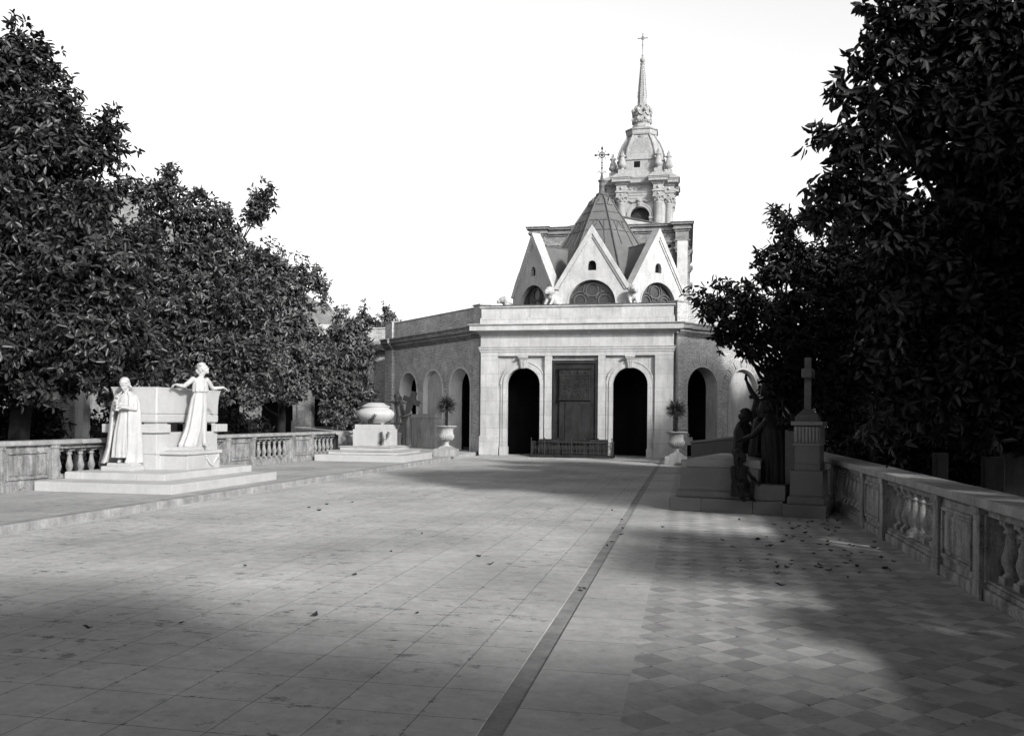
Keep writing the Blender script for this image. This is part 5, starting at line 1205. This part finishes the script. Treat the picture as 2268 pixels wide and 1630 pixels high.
for q_ in ((-13.2, -31.5, -.5, 1.0), (-13.0, -38.5, 0, 2.2), (-10.0, -46.5, .5, 3.0), (6.5, -51.0, 2.5, .3), (14.0, -51.5, 2.6, 1.7), (-2.0, -51.5, 2.4, 2.8), (22.0, -51.5, 2.6, 4.0)): dup(tb, q_[:3], q_[3])

def shrub(lab, x, y, d, r, h, seed, m, group=None):
    p = at(x, y, d); rs_ = np.random.RandomState(seed); o = thing('laurel_shrub', lab, 'shrub', (p.x, p.y, -1.2), 0, group)
    bl = [((rs_.uniform(-r, r)*.7, rs_.uniform(-r, r)*.5, r*.6+(h-r)*rs_.uniform(0, 1)), r*rs_.uniform(.55, .8)) for _ in range(9)]
    P, A = crown_points(bl, 7*.2*.085*.6, 1.3, rs_); me = leaf_mesh('foliage', P, A, .2, .085, rs_, 7, m)
    c = bpy.data.objects.new('foliage', me); C.objects.link(c); c.parent = o
    t = MB()
    for b, q in bl: t.tube([(b[0]*.2, b[1]*.2, 0), (b[0]*.6, b[1]*.6, b[2]*.5), b], [.05, .035, .012], 5)
    part('stems', t, BARK, o); return o
for i, (x, d, r, h) in enumerate(((20, 24, 1.2, 3.4), (80, 25.5, 1.0, 3.2), (228, 27, 1.1, 3.3), (290, 28, 1.1, 3.3), (350, 29, 1.1, 3.3), (400, 30, 1.2, 3.4), (455, 31, 1.2, 3.2), (505, 33, 1.2, 3.3), (548, 36, 1.0, 2.9))):
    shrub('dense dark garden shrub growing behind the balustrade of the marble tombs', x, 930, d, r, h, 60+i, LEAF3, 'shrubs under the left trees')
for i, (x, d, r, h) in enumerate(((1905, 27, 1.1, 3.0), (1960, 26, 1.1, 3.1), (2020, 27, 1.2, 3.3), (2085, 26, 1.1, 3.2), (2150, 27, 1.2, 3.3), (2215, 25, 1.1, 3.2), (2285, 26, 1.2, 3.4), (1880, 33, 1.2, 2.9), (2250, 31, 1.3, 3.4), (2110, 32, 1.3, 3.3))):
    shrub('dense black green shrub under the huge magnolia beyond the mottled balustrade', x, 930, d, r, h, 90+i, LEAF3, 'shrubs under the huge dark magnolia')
for i, (x, y_, r, h) in enumerate(((10.0, -29.8, 1.1, 5.0), (9.9, -31.4, 1.1, 5.1), (9.8, -33.2, 1.0, 4.9), (9.6, -35.0, 1.0, 3.9), (10.8, -28.2, 1.0, 5.0), (9.7, -26.9, .85, 3.6))):  # out of view, sized so their shadow edge crosses the tiles
    o = shrub('dense unseen shrub added beside the right balustrade to shade the tiles', 0, 0, 20, r, h, 80+i, LEAF3, 'unseen shrubs added for shade by the right balustrade'); o.location = (x, y_, -1.0)

# sago palms in the garden under the left trees
def palm(mb, n, ln, rn):
    for i in range(n):
        a = i*2.4+rn.uniform(-.2, .2); el = rn.uniform(.3, 1.2); pts = []
        for k in range(7):
            f = k/6; pts.append(Vector((math.cos(a)*ln*f*math.cos(el*(1-.5*f)), math.sin(a)*ln*f*math.cos(el*(1-.5*f)), ln*(f*math.sin(el)-.55*f*f)+.4)))
        mb.tube(pts, [.014]*6+[.004], 4)
        for k in range(26):
            f = .12+.86*k/26*1.0; j = min(5, int(f*6)); p = pts[j].lerp(pts[j+1], f*6-j); d = (pts[j+1]-pts[j]).normalized(); sdv = d.cross(Vector((0,0,1))).normalized()
            for s_ in (-1, 1):
                e = p+(sdv*s_*.8+d*.5+Vector((0,0,.25))).normalized()*.19*(1-.5*f); mb.add([tuple(p+d*.008), tuple(p-d*.008), tuple(e)], [(0,1,2)])
pos = [(125, 965, 24, 'sago palm with stiff fronds in front of the lit brick pier'), (510, 950, 31, 'sago palm whose fronds fan out beside the open armed marble woman'), (560, 955, 34, 'low sago palm before the shaded arcade by the tip of the curved parapet'), (65, 968, 23, 'sago palm deep in shade under the tallest magnolia')]
for i, (x, y, d, lab) in enumerate(pos):
    p = at(x, y, d); p.z = -1.2; o = thing('sago_palm', lab, 'palm', p, i*.7)
    t = MB(); t.tube([(0,0,0),(0,0,1.3),(0,0,1.75)], [.2,.17,.1], 8); part('trunk', t, BARK, o)
    t = MB(); t.m = Matrix.Translation((0, 0, 1.35)); palm(t, 22, 1.15, random.Random(i)); part('fronds', t, LEAF1, o, fix=False)
# lit brick pier of the garden pavilion at far left
p = at(152, 900, 26); o = thing('brick_pier', 'lit brick pier with plaster edge among the dark trees beside the caped woman', 'pier', (p.x, p.y, -1.2), R(20))
t = MB(); t.box(-.42, .18, 0, .6, 0, 4.2); part('shaft', t, BRICKA, o, .01); t = MB(); t.box(.18, .42, -.02, .62, 0, 4.2); part('edge', t, PLAST, o, .01); t = MB(); t.box(-1.15, -.42, .3, .5, 0, 4.0); part('wall', t, OLDPL, o)
p = at(705, 728, 75); o = thing('garden_house', 'pale house with a light roof glimpsed between two magnolia crowns', 'house', (p.x, p.y, -1.2), R(10))
t = MB(); t.box(-2.2, 2.0, 0, 4, 0, 10.0); part('wall', t, PLAST, o); t = MB(); t.add([(-2.5,-.4,9.9),(2.3,-.4,9.9),(2.3,4.4,9.9),(-2.5,4.4,9.9),(-1.2,2,11.2),(1.2,2,11.2)], [(0,1,5,4),(1,2,5),(2,3,4,5),(3,0,4),(0,3,2,1)]); part('roof', t, TILE, o); 
for x in (-1.2, .6): t = MB(); t.box(x-.4, x+.4, -.01, .1, 7.2, 8.8); part('window', t, VOID, o)
# graves glimpsed below the right hand trees
def grave(lab, x, y, d, w_, h, kind, rz):
    p = at(x, y, d); o = thing('grave_monument', lab, 'grave', (p.x, p.y, -1.2), rz); zt = p.z+1.2
    if kind == 0:
        t = MB(); t.box(-w_/2, w_/2, 0, w_*.8, 0, zt-.1); part('shaft', t, DARKST, o, .02); t = MB(); t.box(-w_/2-.1, w_/2+.1, -.1, w_*.9, zt-.1, zt); t.prism([(-w_/2-.05, zt), (w_/2+.05, zt), (0, zt+.22)], -.06, w_*.85); part('pediment', t, PLAST, o, .01)
    else:
        t = MB(); t.box(-w_/2, w_/2, 0, .3, 0, zt); t.box(-w_/2-.1, w_/2+.1, -.15, .45, 0, .3); part('stone', t, DARKST, o, .02); t = MB(); t.box(-w_/2+.08, w_/2-.08, -.02, .05, .6, zt-.15); part('tablet', t, DARKST, o)
        t = MB(); t.box(-w_/2-.1, w_/2+.1, -2.0, -.2, 0, .22); part('ledger', t, DARKST, o, .02)
grave('largest pale pedimented grave monument under the huge dark magnolia', 2262, 990, 22, 1.0, 1, 0, R(-20))
grave('tall grey grave slab next to the pedimented grave monument', 2200, 1012, 21, .5, 1, 1, R(-15))
grave('small pale upright headstone just beyond the mottled balustrade coping', 2085, 1003, 23, .35, 1, 1, R(-5))
grave('tiny pedimented headstone in the shade between the magnolia and the granite tomb', 2130, 1005, 26, .4, 1, 0, R(10))
# far balustrade across the terrace end on the right
bb = balustrade('short far balustrade crossing behind the granite pillar', 0, 1, 0, 1.0, [(-.8, .8), (3.2, 4.8)], -.8, 4.8, [(.8, 3.2)])
bb.location = (13.2, -6.6, 0); bb.rotation_euler = (0, 0, PI/2)

# dry leaves on the paving
rs = np.random.RandomState(40)
pts = []
def scat(n, x, y, sx, sy):
    for i in range(n): pts.append((x+rs.normal()*sx, y+rs.normal()*sy, .004))
scat(34, 6.9, -23.6, .35, .9); scat(24, 6.6, -25.6, .45, .8); scat(26, 6.2, -27.6, .5, .5); scat(8, 7.1, -26.5, .25, .8); scat(10, 5.4, -24.5, .9, 1.2); scat(7, 3.8, -27.5, .06, 1.6); scat(14, 0, -22, 3, 5); scat(10, 1.5, -30, 2.5, 2)
pts = [p for p in pts if p[0] < 7.35 and not (4.3 < p[0] < 7.2 and p[1] > -22.7)]
P = np.array(pts); n = len(P); A = np.tile([0., 0, 1], (n, 1))+rs.normal(scale=.25, size=(n, 3)); A /= np.linalg.norm(A, axis=1, keepdims=True)
v, f = [], []
for p in P:
    a = rs.uniform(0, 6.28); L_ = rs.uniform(.05, .125); W_ = L_*.42; c, s_ = math.cos(a), math.sin(a); h = rs.uniform(.012, .045)
    o = len(v)
    for q, r_, z in ((-.5, 0, h*.6), (-.15, .5, h*rs.uniform(.1, 1)), (.2, .45, h*rs.uniform(.1, 1)), (.5, 0, h), (.2, -.45, h*rs.uniform(.1, 1)), (-.15, -.5, h*rs.uniform(.1, 1)), (0, 0, 0)):
        v.append((p[0]+c*q*L_-s_*r_*W_, p[1]+s_*q*L_+c*r_*W_, p[2]+z*.8))
    for k in range(6): f.append((o+k, o+(k+1) % 6, o+6))
t = MB().add(v, f); o = part('fallen_leaves', t, DRY, None, fix=False); o['kind'] = 'stuff'
